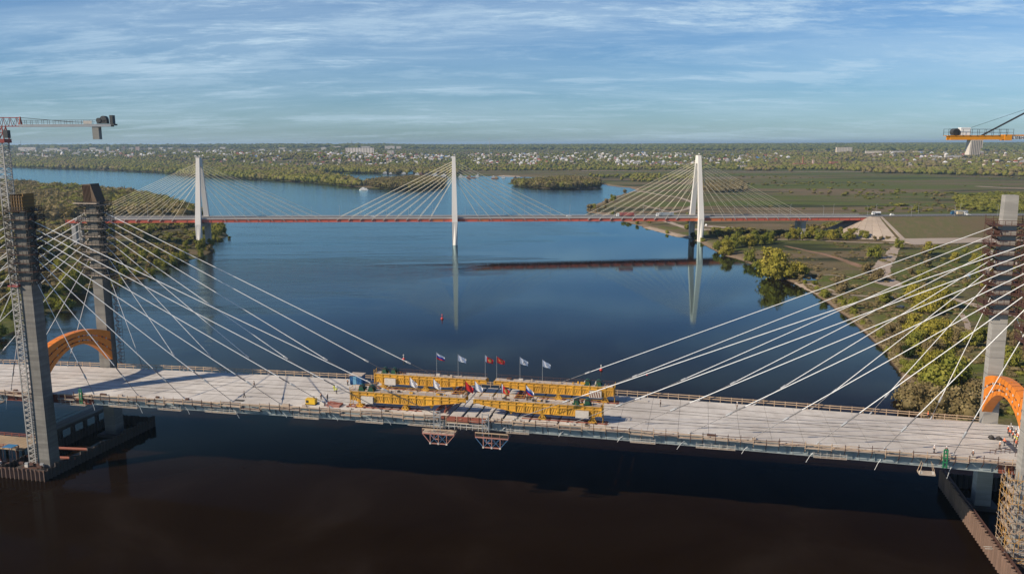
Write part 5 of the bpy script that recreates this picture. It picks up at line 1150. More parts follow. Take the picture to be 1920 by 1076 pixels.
for k in range(8): part('post', MB().bar(P(-60 + k * 1.5, V0 - 1.4, zd(-55) - 2.6), P(-60 + k * 1.5, V0 - 1.4, zd(-55) - 1), .14, .14), M_conc, t)
part('rail', MB().bar(P(-60, V0 - 1.4, zd(-55) - 1.1), P(-49, V0 - 1.4, zd(-55) - 1.1), .12, .12).bar(P(-60, V0 - 1.4, zd(-55) - 1.8), P(-49, V0 - 1.4, zd(-55) - 1.8), .12, .12), M_conc, t)
for u, lab in ((-61.3, 'grey steel hanger frame above the left cradle at the mid-span gap'), (-49.0, 'grey steel hanger frame above the right cradle at the mid-span gap')):
    t = thing('hanger_frame', lab, 'steel frame', P(u, V0 - 2, 18))
    for s in (-.8, .8): part('column', MB().bar(P(u + s, V0 - 2.1, 19.3), P(u + s, V0 - 2.1, 25.6), .22, .22), M_galv, t)
    for z in (20, 22, 24, 25.4): part('beam', MB().bar(P(u - .8, V0 - 2.1, z), P(u + .8, V0 - 2.1, z), .2, .2), M_galv, t)
    part('brace', MB().bar(P(u - .8, V0 - 2.1, 20), P(u + .8, V0 - 2.1, 22), .12, .12).bar(P(u + .8, V0 - 2.1, 22), P(u - .8, V0 - 2.1, 24), .12, .12), M_galv, t)
# hanging triangular cradles
def cradle(u, label, flip=1, deck=M_ply):
    t = thing('hanging_cradle', label, 'platform', P(u, 188, 17)); w = 4.1; zt_ = 20.0; zb = 17.4
    for k in range(5): part('deck_board', MB().hexa([P(u - w + k * 1.64, 186.2, zt_ + .0), P(u - w + k * 1.64 + 1.55, 186.2, zt_), P(u - w + k * 1.64 + 1.55, 189.2, zt_), P(u - w + k * 1.64, 189.2, zt_), P(u - w + k * 1.64, 186.2, zt_ + .14), P(u - w + k * 1.64 + 1.55, 186.2, zt_ + .14), P(u - w + k * 1.64 + 1.55, 189.2, zt_ + .14), P(u - w + k * 1.64, 189.2, zt_ + .14)]), deck, t)
    for v in (186.2, 189.2):
        part('top_chord', MB().bar(P(u - w, v, zt_ - .15), P(u + w, v, zt_ - .15), .26, .26), M_pink, t)
        part('bottom_chord', MB().bar(P(u - 2.1, v, zb), P(u + 2.1, v, zb), .22, .22), M_pink, t)
        for a, b_ in ((-w, -2.1), (w, 2.1)): part('end_diagonal', MB().bar(P(u + a, v, zt_ - .2), P(u + b_, v, zb), .14, .14), M_tubeb if flip > 0 else M_pink, t)
        for a, b_ in ((-2.1, -2.1), (0, 0), (2.1, 2.1)): part('strut', MB().bar(P(u + a, v, zt_ - .2), P(u + b_, v, zb), .2, .2), M_pink, t)
        for a, b_ in ((-2.1, 0), (0, -2.1), (0, 2.1), (2.1, 0)): part('diagonal', MB().bar(P(u + a, v, zt_ - .2), P(u + b_, v, zb), .1, .1), M_tubeb, t)
    for a in (-2.1, 0, 2.1): part('node', MB().box((u + a, 186.2, zb), (.4, .4, .4), fr=fr1), M_conc, t)
    part('rail', MB().bar(P(u - w, 186.2, zt_ + 1.), P(u + w, 186.2, zt_ + 1.), .14, .22), M_wood, t)
    for a in (-w, -2, 0, 2, w): part('post', MB().bar(P(u + a, 186.2, zt_), P(u + a, 186.2, zt_ + 1.1), .1, .1), M_pink, t)
    for a in (-w, w): part('suspender', MB().bar(P(u + a, 188.5, zt_), P(u + a * .8, 188.5, 23.2), .14, .14), M_dark, t)
cradle(-60.8, 'triangular hanging cradle with plank deck under the deck, left of the two', -1)
cradle(-47.3, 'triangular hanging cradle with dark deck under the deck, right of the two', 1, M_dark)
def basket(u, v, z, label, w=3.2):
    t = thing('hanging_platform', label, 'platform', P(u, v, z))
    part('floor', MB().box((u, v, z), (w, 2., .25), fr=fr1), M_ply, t); 
    for s in (-1, 1):
        for a in (-1, 1): part('suspender', MB().bar(P(u + a * w / 2, v + s, z), P(u + a * w * .3, v + s * .5, z + 2.6), .09, .09), M_wood, t)
    for k in range(5): part('sack', MB().box((u - w / 2 + .4 + k * .6, v - .4, z + .35), (.55, .7, .5), fr=fr1), random.choice([M_conc, M_ply]), t)
basket(49.8, 186.6, 19.2, 'small plank platform with sacks hung under the deck near the right pylon')
basket(-190.5, 186.6, 19.2, 'small plank platform with sacks hung under the deck at the left edge', 4)
# green frames
for u, lab in ((53.6, 'green steel post frame on the near deck edge by the right pylon'), (-163.2, 'green steel post frame on the near deck edge by the left pylon')):
    t = thing('post_frame', lab, 'steel frame', P(u, V0 - 1, zd(u) - 2)); mg = mat('bright_green_paint', (.02, .17, .07), .5)
    for s in (-.35, .35): part('post', MB().bar(P(u + s, V0 - 1.6, zd(u) - 2.1), P(u + s, V0 - 1.6, zd(u) + 2.1), .22, .22), mg, t)
    for z in (-1.8, -.8, .2, 1.2, 2.): part('crossbar', MB().bar(P(u - .35, V0 - 1.6, zd(u) + z), P(u + .35, V0 - 1.6, zd(u) + z), .14, .3), mg, t)
# container, generator, stores
def deckbox(name, label, cat, u, v, w, d, h, m_, roof=None, door=None):
    t = thing(name, label, cat, P(u, v, zd(u)))
    part('body', MB().box((u, v, zd(u) + h / 2 + .1), (w, d, h), fr=fr1), m_, t)
    if roof: part('roof', MB().box((u, v, zd(u) + h + .2), (w + .3, d + .5, .18), fr=fr1), roof, t)
    return t
t = deckbox('site_cabin', 'blue metal cabin with a tan flat roof on the far side of the deck', 'cabin', -92.6, 211.6, 3.6, 2.5, 2.6, M_blue, M_ply)
for k in range(8): part('rib', MB().box((-94.2 + k * .46, 210.3, zd(-92) + 1.4), (.1, .08, 2.5), fr=fr1), M_blue, t)
part('door', MB().box((-92.9, 210.28, zd(-92) + 1.3), (1.0, .1, 2.2), fr=fr1), mat('pale_blue_door', (.12, .30, .45), .5), t)
t = deckbox('generator', 'yellow generator on the near deck edge, left of the gantries', 'generator', -97.0, 191.7, 2.6, 1.5, 1.5, mat('bright_yellow_paint', (.68, .42, .02), .45))
part('exhaust', MB().tube(P(-96.2, 191.7, zd(-97) + 1.6), P(-96.2, 191.7, zd(-97) + 2.2), .1, 6), M_dark, t); part('skid', MB().box((-97, 191.7, zd(-97) + .1), (2.9, 1.7, .2), fr=fr1), M_dark, t); part('grille', MB().box((-97.8, 190.93, zd(-97) + .9), (.7, .06, .7), fr=fr1), M_dark, t)
t = deckbox('white_tank', 'small white tank beside the yellow generator', 'tank', -93.6, 191.2, 1.2, 1.0, .9, M_conc)
part('lid', MB().lathe([(.45, 0), (.45, .12), (.2, .2)], P(-93.6, 191.2, zd(-93) + 1.)), c_wh, t)
t = thing('steel_stack', 'heap of rusty steel sections on the near deck edge right of the yellow generator', 'steel', P(-90.5, 191.2, zd(-90)))
for k in range(9): part('section', MB().bar(P(-92.5 + random.uniform(0, .6), 190.2 + k * .3, zd(-90) + .2 + .3 * (k % 3)), P(-88.6, 190.3 + k * .32, zd(-90) + .2 + .3 * (k % 2)), .25, .25), random.choice([M_prim, M_rust, M_pink]), t)
t = thing('steel_stack', 'long rusty beams lying along the far edge between the blue cabin and the gantry', 'steel', P(-87, 211.5, zd(-87)))
for k in range(7): part('section', MB().bar(P(-90.2, 210.4 + k * .4, zd(-88) + .2), P(-87.2, 210.4 + k * .4, zd(-88) + .25), .22, .3), random.choice([M_dark, M_rust, M_ply]), t)
for (u, v, L, lab) in ((-118.5, 190.6, 2.4, 'short dark rod bundle on the near edge by the left walkers'), (-15.5, 211.8, 4, 'pale bar and blue rods at the far edge right of the far right gantry')):
    t = thing('rod_bundle', lab, 'rods', P(u, v, zd(u)))
    for k in range(5): part('rod', MB().bar(P(u, v + k * .16, zd(u) + .12), P(u + L, v + k * .2, zd(u) + .12), .14, .14), M_dark if L < 3 else M_conc, t)
t = thing('equipment_trailer', 'white tarpaulin-covered trailer on the deck under the right orange arch', 'trailer', P(75.5, 204, zd(75)))
part('body', MB().prism([(198.5, .9), (206.5, .9), (206.5, 2.9), (204.5, 3.6), (198.5, 3.4)], lambda v, z: P(73.9, v, zd(75) + z), lambda v, z: P(76.4, v, zd(75) + z)), c_wh, t)
for k in range(6): part('tarp_strap', MB().bar(P(73.86, 199.2 + k * 1.2, zd(75) + .9), P(73.86, 199.2 + k * 1.2, zd(75) + 3.3), .1, .05), M_pipe, t)
for a in (74.1, 76.2):
    for v in (199.5, 200.7, 205.5): part('wheel', MB().tube(P(a - .15, v, zd(75) + .5), P(a + .15, v, zd(75) + .5), .5, 10), M_tyre, t)
for (u, v, lab) in ((67.6, 203.9, 'black refuse sack on the deck left of the right arch opening'), (69.1, 203.6, 'second black refuse sack, nearer the white trailer')):
    t = thing('black_sack', lab, 'sack', P(u, v, zd(u))); part('bag', MB().lathe([(.5, 0), (.75, .3), (.55, .6), (.15, .75), (.2, .9)], P(u, v, zd(u)), 9), M_dark, t, smooth=True); part('tie', MB().lathe([(.16, 0), (.16, .06)], P(u, v, zd(u) + .72), 8), M_conc, t)
t = thing('walkway_mat', 'grey rubber mat laid on the deck below the crowd by the right arch', 'mat', P(70.3, 198, zd(70)))
part('sheet', MB().box((70.4, 199.5, zd(70) + .05), (1.3, 8, .06), fr=fr1), M_pipe, t)
for k, (u, v) in enumerate(((64.6, 193.2), (66.1, 194.2), (68, 194.6), (69.5, 192.9))):
    t = thing('trestle', ['low steel trestle on the deck, leftmost of four before the near right leg', 'low steel trestle, second of four before the near right leg', 'low steel trestle with two uprights, third before the near right leg', 'small dark trestle nearest to the near right leg'][k], 'trestle', P(u, v, zd(u)))
    for s in (-.5, .5): part('leg', MB().bar(P(u + s, v, zd(u)), P(u + s, v, zd(u) + .9), .08, .08), M_rust, t)
    part('bar', MB().bar(P(u - .6, v, zd(u) + .9), P(u + .6, v, zd(u) + .9), .12, .12), M_rust, t)
# ---- flags
fw_, fb, fr_, fbk, fyl = mat('flag_white', (.92, .93, .95), .7, dirt=0), mat('flag_blue', (.03, .08, .45), .7, dirt=0), mat('flag_red', (.70, .03, .03), .7, dirt=0), mat('flag_black', (.02, .03, .04), .7, dirt=0), mat('flag_gold', (.80, .50, .12), .7, dirt=0)
FM = [fw_, fb, fr_, fbk, fyl]
RU = lambda i, j: 2 if j < 4 else (1 if j < 8 else 0)
PATS = {'tricolour': RU, 'plain': lambda i, j: 3 if (i, j) in ((7, 6), (10, 5), (8, 4)) else 0,
 'black_mark': lambda i, j: 3 if (i, j) in ((6, 3), (6, 4), (7, 5), (7, 6), (7, 7), (8, 8), (9, 8), (10, 7), (10, 6), (10, 5), (9, 4), (10, 3), (11, 2), (11, 3), (8, 7), (11, 4)) else 0,
 'emblem': lambda i, j: 0 if i < 3 else (4 if (i - 9) ** 2 + (j - 6) ** 2 < 11 else 2),
 'red': lambda i, j: 4 if (j in (8, 6) and 2 < i < 13 and (i * 7 + j) % 3) or (j == 3 and 8 < i < 14) else 2,
 'red_plain': lambda i, j: 2, 'spots': lambda i, j: 3 if (i, j) in ((5, 8), (5, 9), (6, 8), (9, 4), (10, 3), (10, 4), (11, 3), (7, 5)) else 0}
def flag(base, h, pat, label, W_=2.6, Hf=1.75, droop=.52, ang=.35, mpole=M_galv):
    base = np.array(base, float); o = thing('flag', label, 'flag', base)
    part('pole', MB().tube((0, 0, 0), (0, 0, h + .05), .055, 6, .035), mpole, o, local=True)
    nx, nz = 16, 12; vs = []; fs = []; ms_ = []
    dirx = np.array([math.cos(ang), math.sin(ang)])
    for i in range(nx + 1):
        for j in range(nz + 1):
            x = i / nx; wv = .16 * math.sin(x * 7 + j * .25) * x; sag = -droop * W_ * x - .10 * math.sin(x * 6.0) ; w = W_ * (x * math.sqrt(1 - droop * droop * .8))
            vs.append((dirx[0] * w - dirx[1] * wv, dirx[1] * w + dirx[0] * wv, h - Hf + j * Hf / nz * (1 - .22 * x) + sag * 1. + (.25 * x if j < 3 else 0)))
    mb = MB(); mb.v = vs
    for i in range(nx):
        for j in range(nz): a = i * (nz + 1) + j; mb.f.append((a, a + nz + 1, a + nz + 2, a + 1)); mb.m.append(PATS[pat](i, j))
    part('cloth', mb, FM, o, local=True, smooth=True); return o
def onG(key, x_):   # spot on a gantry's far rail for a pixel column
    t_, g, L, H = GA[key]; best = min(np.arange(.3, L, .1), key=lambda a: abs((lambda d: 960 + F * (d @ rt) / (d @ fw))(g(a, 1.3, H) - CAM) - x_)); return g(best, 1.3, H)
flag(onG('FL', 819), 6.4, 'tricolour', 'white, blue and red flag on a tall pole on the far left gantry')
flag(onG('FL', 859), 6.2, 'plain', 'white flag on a tall pole on the far left gantry, right of the tricolour')
flag(onG('FL', 910), 6.4, 'emblem', 'red flag with gold emblem at the inner end of the far left gantry')
flag(onG('FR', 929), 6.3, 'red', 'red flag with gold lettering at the inner end of the far right gantry')
flag(onG('FR', 975), 6.4, 'black_mark', 'white flag with a black emblem on the far right gantry')
flag(onG('FR', 1017), 6.0, 'plain', 'white flag with a faint mark on the far right gantry, rightmost of all flags')
def onD(x_, y_, v): 
    d = ray(x_, y_); tt = (v - CAM @ VV) / (d @ VV); p = CAM + d * tt; uu = p @ UU; return P(uu, v, zd(uu)), p[2] - zd(uu)
for x_, y_, pat, lab in ((768, 706, 'spots', 'white flag with two small dark marks, leftmost of the near row above the deck'), (812, 709, 'spots', 'white flag with a dark mark, second from the left in the near row'), (872, 713, 'red_plain', 'plain red flag by the mid-span cross frame'), (890, 713, 'plain', 'plain white flag just right of the plain red flag'), (940, 718, 'emblem', 'red flag with a white band and gold emblem right of the mid-span gap, near row'), (986, 721, 'tricolour', 'white, blue and red flag right of the mid-span gap, near row')):
    p, h = onD(x_, y_, 207.2 if x_ < 820 else 199.); flag(p, h, pat, lab, 2.7, 2.2, .70, .2, M_rust)
# ================================================================== cranes, foundations, people, buoys
def lattice(mb, c, z0, z1, w, n, rc=.14, rb=.07, fr=lambda a, b_, z: P(a, b_, z)):
    u, v = c; cs = [(-w / 2, -w / 2), (w / 2, -w / 2), (w / 2, w / 2), (-w / 2, w / 2)]
    for a, b_ in cs: mb.bar(fr(u + a, v + b_, z0), fr(u + a, v + b_, z1), rc * 2, rc * 2)
    for k in range(n):
        za = z0 + (z1 - z0) * k / n; zb = z0 + (z1 - z0) * (k + 1) / n; zm = (za + zb) / 2
        for i in range(4):
            p, q = cs[i], cs[(i + 1) % 4]
            mb.bar(fr(u + p[0], v + p[1], za), fr(u + q[0], v + q[1], zm), rb * 2, rb * 2).bar(fr(u + q[0], v + q[1], zm), fr(u + p[0], v + p[1], zb), rb * 2, rb * 2).bar(fr(u + p[0], v + p[1], za), fr(u + q[0], v + q[1], za), rb * 2, rb * 2)
    return mb
M_lat = mat('pale_grey_mast_paint', (.42, .40, .37), .5, dirt=.35, scale=2)
M_redc = mat('red_crane_paint', (.30, .05, .04), .5, dirt=.4)
M_cabd = mat('crane_dark_machinery', (.05, .055, .06), .6)
M_oc = mat('orange_crane_paint', (.75, .29, .02), .45, dirt=.25, scale=1)
mu, mv = -177.8, 185.2
base = P(mu, mv, 2)
tw = thing('tower_crane', 'red-headed tower crane with a pale lattice mast beside the left pylon, counter-jib pointing right', 'crane', base)
MT = 90.6
for k in range(15):
    z0 = 2.5 + k * (MT - 2.5) / 15; part('mast_section', lattice(MB(), (mu, mv), z0, z0 + (MT - 2.5) / 15, 2.1, 4, .13, .055), M_lat, tw)
part('tie_collar', MB().box((mu, mv, 53), (3.2, 3.2, .35), fr=fr1).bar(P(mu, mv, 53), P(-174.6, 186.4, 53), .3, .3).bar(P(mu + 1, mv + 1.5, 53), P(-176, 188, 53), .3, .3), M_redc, tw)
dj = np.array([.995, -.02, 0]); nj = np.array([.02, .995, 0])
ctr = P(mu, mv, MT)
def jf(a, b_, z): return ctr + dj * a + nj * b_ + np.array([0, 0, z])
part('slewing_ring', MB().box((0, 0, .5), (3.2, 3.2, 1.), fr=jf), M_redc, tw)
hd = MB()
for s in (-1.1, 1.1):
    for a in (-1.3, 1.3): hd.bar(jf(a, s, 1), jf(a * .6, s * .7, 4.2), .25, .25)
    hd.bar(jf(-1.3, s, 1), jf(1, s * .7, 4.2), .18, .18).bar(jf(-1.1, s, 2.6), jf(1.1, s, 2.6), .2, .2)
part('tower_head', hd, M_redc, tw)
part('cab', MB().box((2.2, -1.2, 2.2), (1.2, 1.3, 2.), fr=jf), M_cabd, tw); part('ladder', MB().bar(jf(0, -.9, 1), jf(0, -.9, 4), .3, .08), M_dark, tw)
cjl = 30.5
jb = MB()
for s in (-.7, .7):
    jb.bar(jf(-45, s, 4.2), jf(5.2, s, 4.2), .2, .2)
    jb.bar(jf(-45, s * .2, 6.6), jf(5.2, s * .2, 6.4), .2, .2)
    for k in range(28): a = -45 + k * 1.8; jb.bar(jf(a, s, 4.2), jf(a + .9, s * .2, 6.5), .1, .1).bar(jf(a + .9, s * .2, 6.5), jf(a + 1.8, s, 4.2), .1, .1)
part('jib', jb, M_redc, tw)
part('jib_cap', MB().bar(jf(5.4, -.7, 4), jf(5.4, 0, 6.6), .25, .25).bar(jf(5.4, .7, 4), jf(5.4, 0, 6.6), .25, .25), M_redc, tw)
cj = part('counter_jib', MB().bar(jf(5.4, -.75, 4.3), jf(cjl - 1, -.75, 4.3), .3, .6).bar(jf(5.4, .75, 4.3), jf(cjl - 1, .75, 4.3), .3, .6).box((17, 0, 4.62), (24, 1.5, .08), fr=jf), M_galv, tw)
cr_ = MB()
for s in (-.85, .85):
    cr_.bar(jf(5.4, s, 5.7), jf(cjl - 5, s, 5.7), .06, .06).bar(jf(5.4, s, 5.2), jf(cjl - 5, s, 5.2), .05, .05)
    for k in range(13): cr_.bar(jf(6 + k * 1.5, s, 4.6), jf(6 + k * 1.5, s, 5.75), .06, .06)
part('guard_rail', cr_, M_dark, cj)
part('tie_bar', MB().bar(jf(5.4, 0, 6.4), jf(17, 0, 5.4), .12, .12).bar(jf(17, 0, 5.4), jf(cjl - 7, 0, 5.0), .12, .12), M_dark, tw)
part('counterweight', MB().box((cjl - 5.2, 0, 2.4), (1.7, 1.5, 3.2), fr=jf), mat('crane_ballast', (.25, .25, .23), .8), tw)
ms_ = part('winch_platform', MB().box((cjl - 2.4, 0, 4.5), (4.6, 1.8, .4), fr=jf), M_cabd, tw)
part('winch_drum', MB().tube(jf(cjl - 4.2, -.8, 5.6), jf(cjl - 4.2, .8, 5.6), .65, 12).tube(jf(cjl - 3, -.7, 5.9), jf(cjl - 3, .7, 5.9), .85, 12).box((cjl - 3.4, 0, 5.3), (2.6, 1.4, 1.0), fr=jf), M_cabd, ms_)
part('electrical_cabinet', MB().box((cjl - .9, 0, 5.8), (.8, 1.4, 2.2), fr=jf), M_cabd, ms_)
part('rating_plate', MB().box((cjl - 7, -.9, 5.1), (2.2, .06, .8), fr=jf), M_conc, tw)
# right-hand crane, only its counter-jib in view
Yc = 165.
def cp(x, y): return atY(x, y, Yc)
c0 = cp(1778, 259); sc_ = Yc / F
def kf(a, b_, z): return c0 + np.array([a, b_ - 0.0, z])
tc2 = thing('tower_crane', 'orange tower crane arm with a concrete counterweight entering the frame at the upper right', 'crane', kf(30, 0, -88))
Lo = 109 * sc_
for s in (-.7, .7): part('counter_jib_beam', MB().bar(kf(0, s, 0), kf(Lo, s, .05), .22, .8).bar(kf(-.5, s, .42), kf(Lo - 2, s, .42), .4, .12), M_oc, tc2)
part('joint_box', MB().box((Lo - .3, 0, .05), (1.4, 1.8, 1.1), fr=kf), M_oc, tc2)
M_wp = mat('white_arm_paint', (.78, .78, .77), .4, dirt=.08)
part('white_arm', MB().box((Lo + 9, 0, .0), (17.6, 1.5, .62), fr=kf), M_wp, tc2)
part('arm_top', MB().box((Lo + 9, 0, .45), (17.6, 1.6, .22), fr=kf), M_oc, tc2)
def text_mesh(s, size):
    cu = bpy.data.curves.new('lettering', 'FONT'); cu.body = s; cu.size = size; cu.space_character = 1.25; cu.extrude = .01; cu.offset = .004
    o = bpy.data.objects.new('lettering', cu); col.objects.link(o); bpy.context.view_layer.update()
    me = bpy.data.meshes.new_from_object(o.evaluated_get(bpy.context.evaluated_depsgraph_get())); bpy.data.objects.remove(o); return me
tm = text_mesh('LIEBHERR', .72); tm.materials.clear(); tm.materials.append(mat('black_lettering', (.02, .02, .02), .5))
lt = bpy.data.objects.new('lettering', tm); col.objects.link(lt); lt.parent = tc2; q = kf(Lo + .55, -.79, -.26) - np.array(absloc(tc2)); lt.location = q; lt.rotation_euler = (PI / 2, 0, 0)
part('counterweight', MB().prism([(0, 0), (2.35, 0), (2.3, -1.6), (2.0, -1.6), (1.95, -2.9), (-.2, -2.9), (-.15, -1.4)], lambda a, z: kf(a + 4.1, -.8, z - .35), lambda a, z: kf(a + 4.1, .8, z - .35)), M_conc, tc2)
for k in range(6): part('counterweight_joint', MB().box((4.35 + k * .34, -.83, -1.9), (.04, .04, 2.8), fr=kf), M_pipe, tc2)
part('winch_drum', MB().tube(kf(1.2, -.7, 1.15), kf(1.2, .7, 1.15), .68, 14).box((1.2, 0, .6), (1.0, 1.2, .4), fr=kf), M_cabd, tc2)
part('control_cabinet', MB().box((3.0, 0, 1.25), (1.9, 1.2, 1.45), fr=kf), M_wp, tc2)
part('tie_bar', MB().bar(kf(6.4, 0, .4), kf(6.4 + 82 * sc_ * 1.7, 0, .4 + 44 * sc_ * 1.7), .28, .28), M_cabd, tc2)
part('hoist_rope', MB().bar(kf(4.1, 0, 1.9), kf(30, 0, 10.6), .05, .05), M_dark, tc2)
hr_ = MB()
for s in (-.95, .95):
    for h in (.75, 1.35): hr_.bar(kf(-.5, s, h + .35), kf(12, s, h + .25), .05, .05)
    for k in range(10): hr_.bar(kf(-.5 + k * 1.4, s, .4), kf(-.5 + k * 1.4, s, 1.7), .05, .05)
part('guard_rail', hr_, M_dark, tc2)
part('mast', lattice(MB(), (c0[0] + 30, c0[1]), 2, 89, 2.2, 44, .14, .07, fr=lambda a, b_, z: np.array([a, b_, z])), M_oc, tc2)
# ---- scaffold tower and hoist mast at the near right leg
su, sv = 67.4, 184.2
t = thing('scaffold_tower', 'tall tangled scaffold round the near right leg below the deck', 'scaffold', P(su, sv, 2))
rs = random.Random(3); M_osc = mat('ochre_scaffold_tube', (.50, .27, .06), .6, dirt=.5); SM = [M_wood, M_wood, M_osc, M_osc, M_rust, M_galv]
for k in range(9):
    z0 = 2.5 + k * 2.15
    for (a0, a1, b0, b1) in ((65.7, 66.7, 182.4, 185.2), (65.7, 66.7, 185.6, 189.0), (67.2, 69.8, 182.3, 183.3), (70.2, 73.0, 182.3, 183.3)):
        if rs.random() < .75: zz_ = z0 + rs.uniform(-.25, .25); part('platform', MB().hexa([P(a0, b0, zz_), P(a1, b0, zz_), P(a1, b1, zz_), P(a0, b1, zz_), P(a0, b0, zz_ + .08), P(a1, b0, zz_ + .08), P(a1, b1, zz_ + .08), P(a0, b1, zz_ + .08)]), M_ply, t)
    for b_ in np.arange(182.2, 189.5, 1.8):
        for a in (65.6, 66.8): part('standard', MB().bar(P(a + rs.uniform(-.08, .08), b_, z0 - .2), P(a + rs.uniform(-.08, .08), b_ + rs.uniform(-.1, .1), z0 + 2.3), .08, .08), rs.choice(SM), t)
    for a in np.arange(67.6, 73.2, 1.9): part('standard', MB().bar(P(a, 182.2, z0), P(a + rs.uniform(-.1, .1), 182.2, z0 + 2.3), .08, .08), rs.choice(SM), t)
    for h in (.2, 1.15):
        part('ledger', MB().bar(P(65.55, 182. - rs.random(), z0 + h + rs.uniform(-.1, .1)), P(65.55, 189.4 + rs.random(), z0 + h + rs.uniform(-.1, .1)), .07, .07), rs.choice(SM), t)
        part('ledger', MB().bar(P(65.2 - rs.random(), 182.1, z0 + h), P(73.2, 182.1, z0 + h + rs.uniform(-.1, .1)), .07, .07), rs.choice(SM), t)
    for q in range(4): b_ = 182.2 + rs.random() * 5; d_ = rs.choice([-1, 1]) * 1.9; part('brace', MB().bar(P(65.5, b_, z0 + (0 if d_ > 0 else 2.1)), P(65.5, b_ + 2.2, z0 + (2.1 if d_ > 0 else 0)), .06, .06), rs.choice(SM), t)
    for q in range(2): a = 66 + rs.random() * 4; part('brace', MB().bar(P(a, 182.05, z0), P(a + 2.2, 182.05, z0 + 2.1), .06, .06), rs.choice(SM), t)
    for q in range(3): part('material', MB().box((rs.uniform(65.8, 66.6), rs.uniform(182.6, 188.6), z0 + .35), (rs.uniform(.2, .6), rs.uniform(.3, .9), rs.uniform(.2, .6)), fr=fr1), rs.choice([M_conc, M_ply, M_wood, M_rust]), t)
t = thing('hoist_mast', 'orange lattice hoist mast at the lower right corner before the near right leg', 'hoist', P(70.6, 180.2, 1))
part('mast', lattice(MB(), (70.6, 180.2), 1, 13, 1.3, 9, .1, .06), M_oc, t); part('base_frame', MB().box((70.6, 180.2, 1), (2.4, 2.4, .4), fr=fr1), M_rust, t)
# ---- sheet-pile cofferdams
M_pile = mat('rusty_sheet_pile', (.20, .12, .085), .75, dirt=.5, scale=1.5, streak=True, dc=(.09, .06, .045), rnd=.8)
M_piled = mat('dark_sheet_pile', (.055, .045, .04), .8, dirt=.5, scale=1.5, streak=True)
def sheetwall(t, p0, p1, z1, m_, jag=0.):
    """corrugated wall, each pile a part; p: (u,v)"""
    p0 = np.array(p0, float); p1 = np.array(p1, float); L = np.linalg.norm(p1 - p0); e = (p1 - p0) / L; nn = np.array([-e[1], e[0]]); n = int(L / 1.35)
    for k in range(n):
        a = k * L / n; w = L / n; zt_ = z1 + random.uniform(-.1, .1) + (random.uniform(-jag, jag) if jag else 0)
        pf = [(0, 0), (.25, .32), (.62, .32), (.87, 0), (1, 0), (1, -.04), (.85, -.04), (.6, .27), (.27, .27), (.02, -.04)]
        part('sheet_pile', MB().prism(pf, lambda x, y: P(*(p0 + e * (a + x * w) + nn * y * 1.9), -2.5), lambda x, y: P(*(p0 + e * (a + x * w) + nn * y * 1.9), zt_)), m_, t)
t = thing('cofferdam', 'dark sheet-pile cofferdam round the foot of the left pylon', 'cofferdam', P(-178, 204, 0))
sheetwall(t, (-171.0, 180.4), (-170.0, 226.5), 3.2, M_piled, .5)
sheetwall(t, (-186.0, 180.4), (-171.0, 180.4), 2.9, M_pile, .2)
sheetwall(t, (-186.0, 226.5), (-186.0, 180.4), 2.9, M_piled)
sheetwall(t, (-170.0, 226.5), (-186.0, 226.5), 3.2, M_piled)
part('waling', MB().bar(P(-171.5, 180.9, 2.4), P(-170.5, 226, 2.4), .4, .4).bar(P(-185.6, 180.9, 2.6), P(-171.5, 180.9, 2.6), .4, .4), M_rust, t)
for v in (190.5, 197.5): part('strut', MB().tube(P(-185.5, v, 2.3), P(-171, v + 1.5, 2.3), .42, 10), M_prim, t)
part('concrete_base', MB().box((-177.5, 186.5, .6), (9.5, 8.5, 3.4), fr=fr1).box((-177.8, 217.3, -.4), (8, 6.5, 2.4), fr=fr1), M_piled, t)
t2 = thing('cofferdam', 'rust-brown sheet-pile cofferdam round the foot of the right pylon', 'cofferdam', P(72, 202, 0))
sheetwall(t2, (64.2, 228.5), (64.2, 170.), 4.6, M_pile, .12); sheetwall(t2, (64.2, 170), (84, 170), 3.8, M_pile); sheetwall(t2, (84, 228.5), (64.2, 228.5), 3.8, M_piled)
part('waling', MB().bar(P(65.3, 228, 4.2), P(65.3, 170.5, 4.2), .4, .4), M_rust, t2); part('waling_rail', MB().bar(P(65.0, 228, 5.2), P(65.0, 170.5, 5.2), .12, .12), M_rust, t2)
part('concrete_base', MB().box((70.4, 186.4, .4), (8, 8, 3), fr=fr1).box((71, 217.2, -.4), (7, 6, 2.4), fr=fr1), M_piled, t2)
part('float_rail', MB().bar(P(62.6, 186, 3.4), P(66.5, 186.6, 3.4), .12, .12).bar(P(62.6, 187, 3.4), P(66.5, 187.4, 3.4), .12, .12), M_conc, t2)
# ---- trestle bridge and work platform on the left
M_plk = mat('trestle_planks', (.36, .27, .18), .85, dirt=.4, scale=.8)
M_dplk = mat('grey_trestle_boards', (.16, .15, .12), .85, dirt=.5, scale=.8)
t = thing('work_trestle', 'plank-decked work trestle with red railing at the left edge beside the crane foot', 'trestle', P(-205, 193, 0))
for k in range(34): part('plank', MB().box((-186.6 - k * 1.5, 193.5 , 4.6), (1.42, 9, .3), fr=fr1), M_plk, t)
for k in range(9):
    a = -188 - k * 5.8
    for v in (189.5, 197.6): part('pile', MB().tube(P(a, v, -3), P(a, v, 4.4), .35, 8), M_rust, t)
    part('cap_beam', MB().bar(P(a, 189, 4.2), P(a, 198, 4.2), .4, .5), M_rust, t)
for v in (189.2, 197.8):
    part('rail', MB().bar(P(-187, v, 5.8), P(-237, v, 5.8), .1, .14).bar(P(-187, v, 5.3), P(-237, v, 5.3), .1, .14), M_prim, t)
    for k in range(20): part('railing_post', MB().bar(P(-187 - k * 2.6, v, 4.6), P(-187 - k * 2.6, v, 5.9), .18, .18), M_prim, t)
t = thing('access_trestle', 'grey-decked trestle running behind the near left leg towards the far left leg', 'trestle', P(-186, 215, 0))
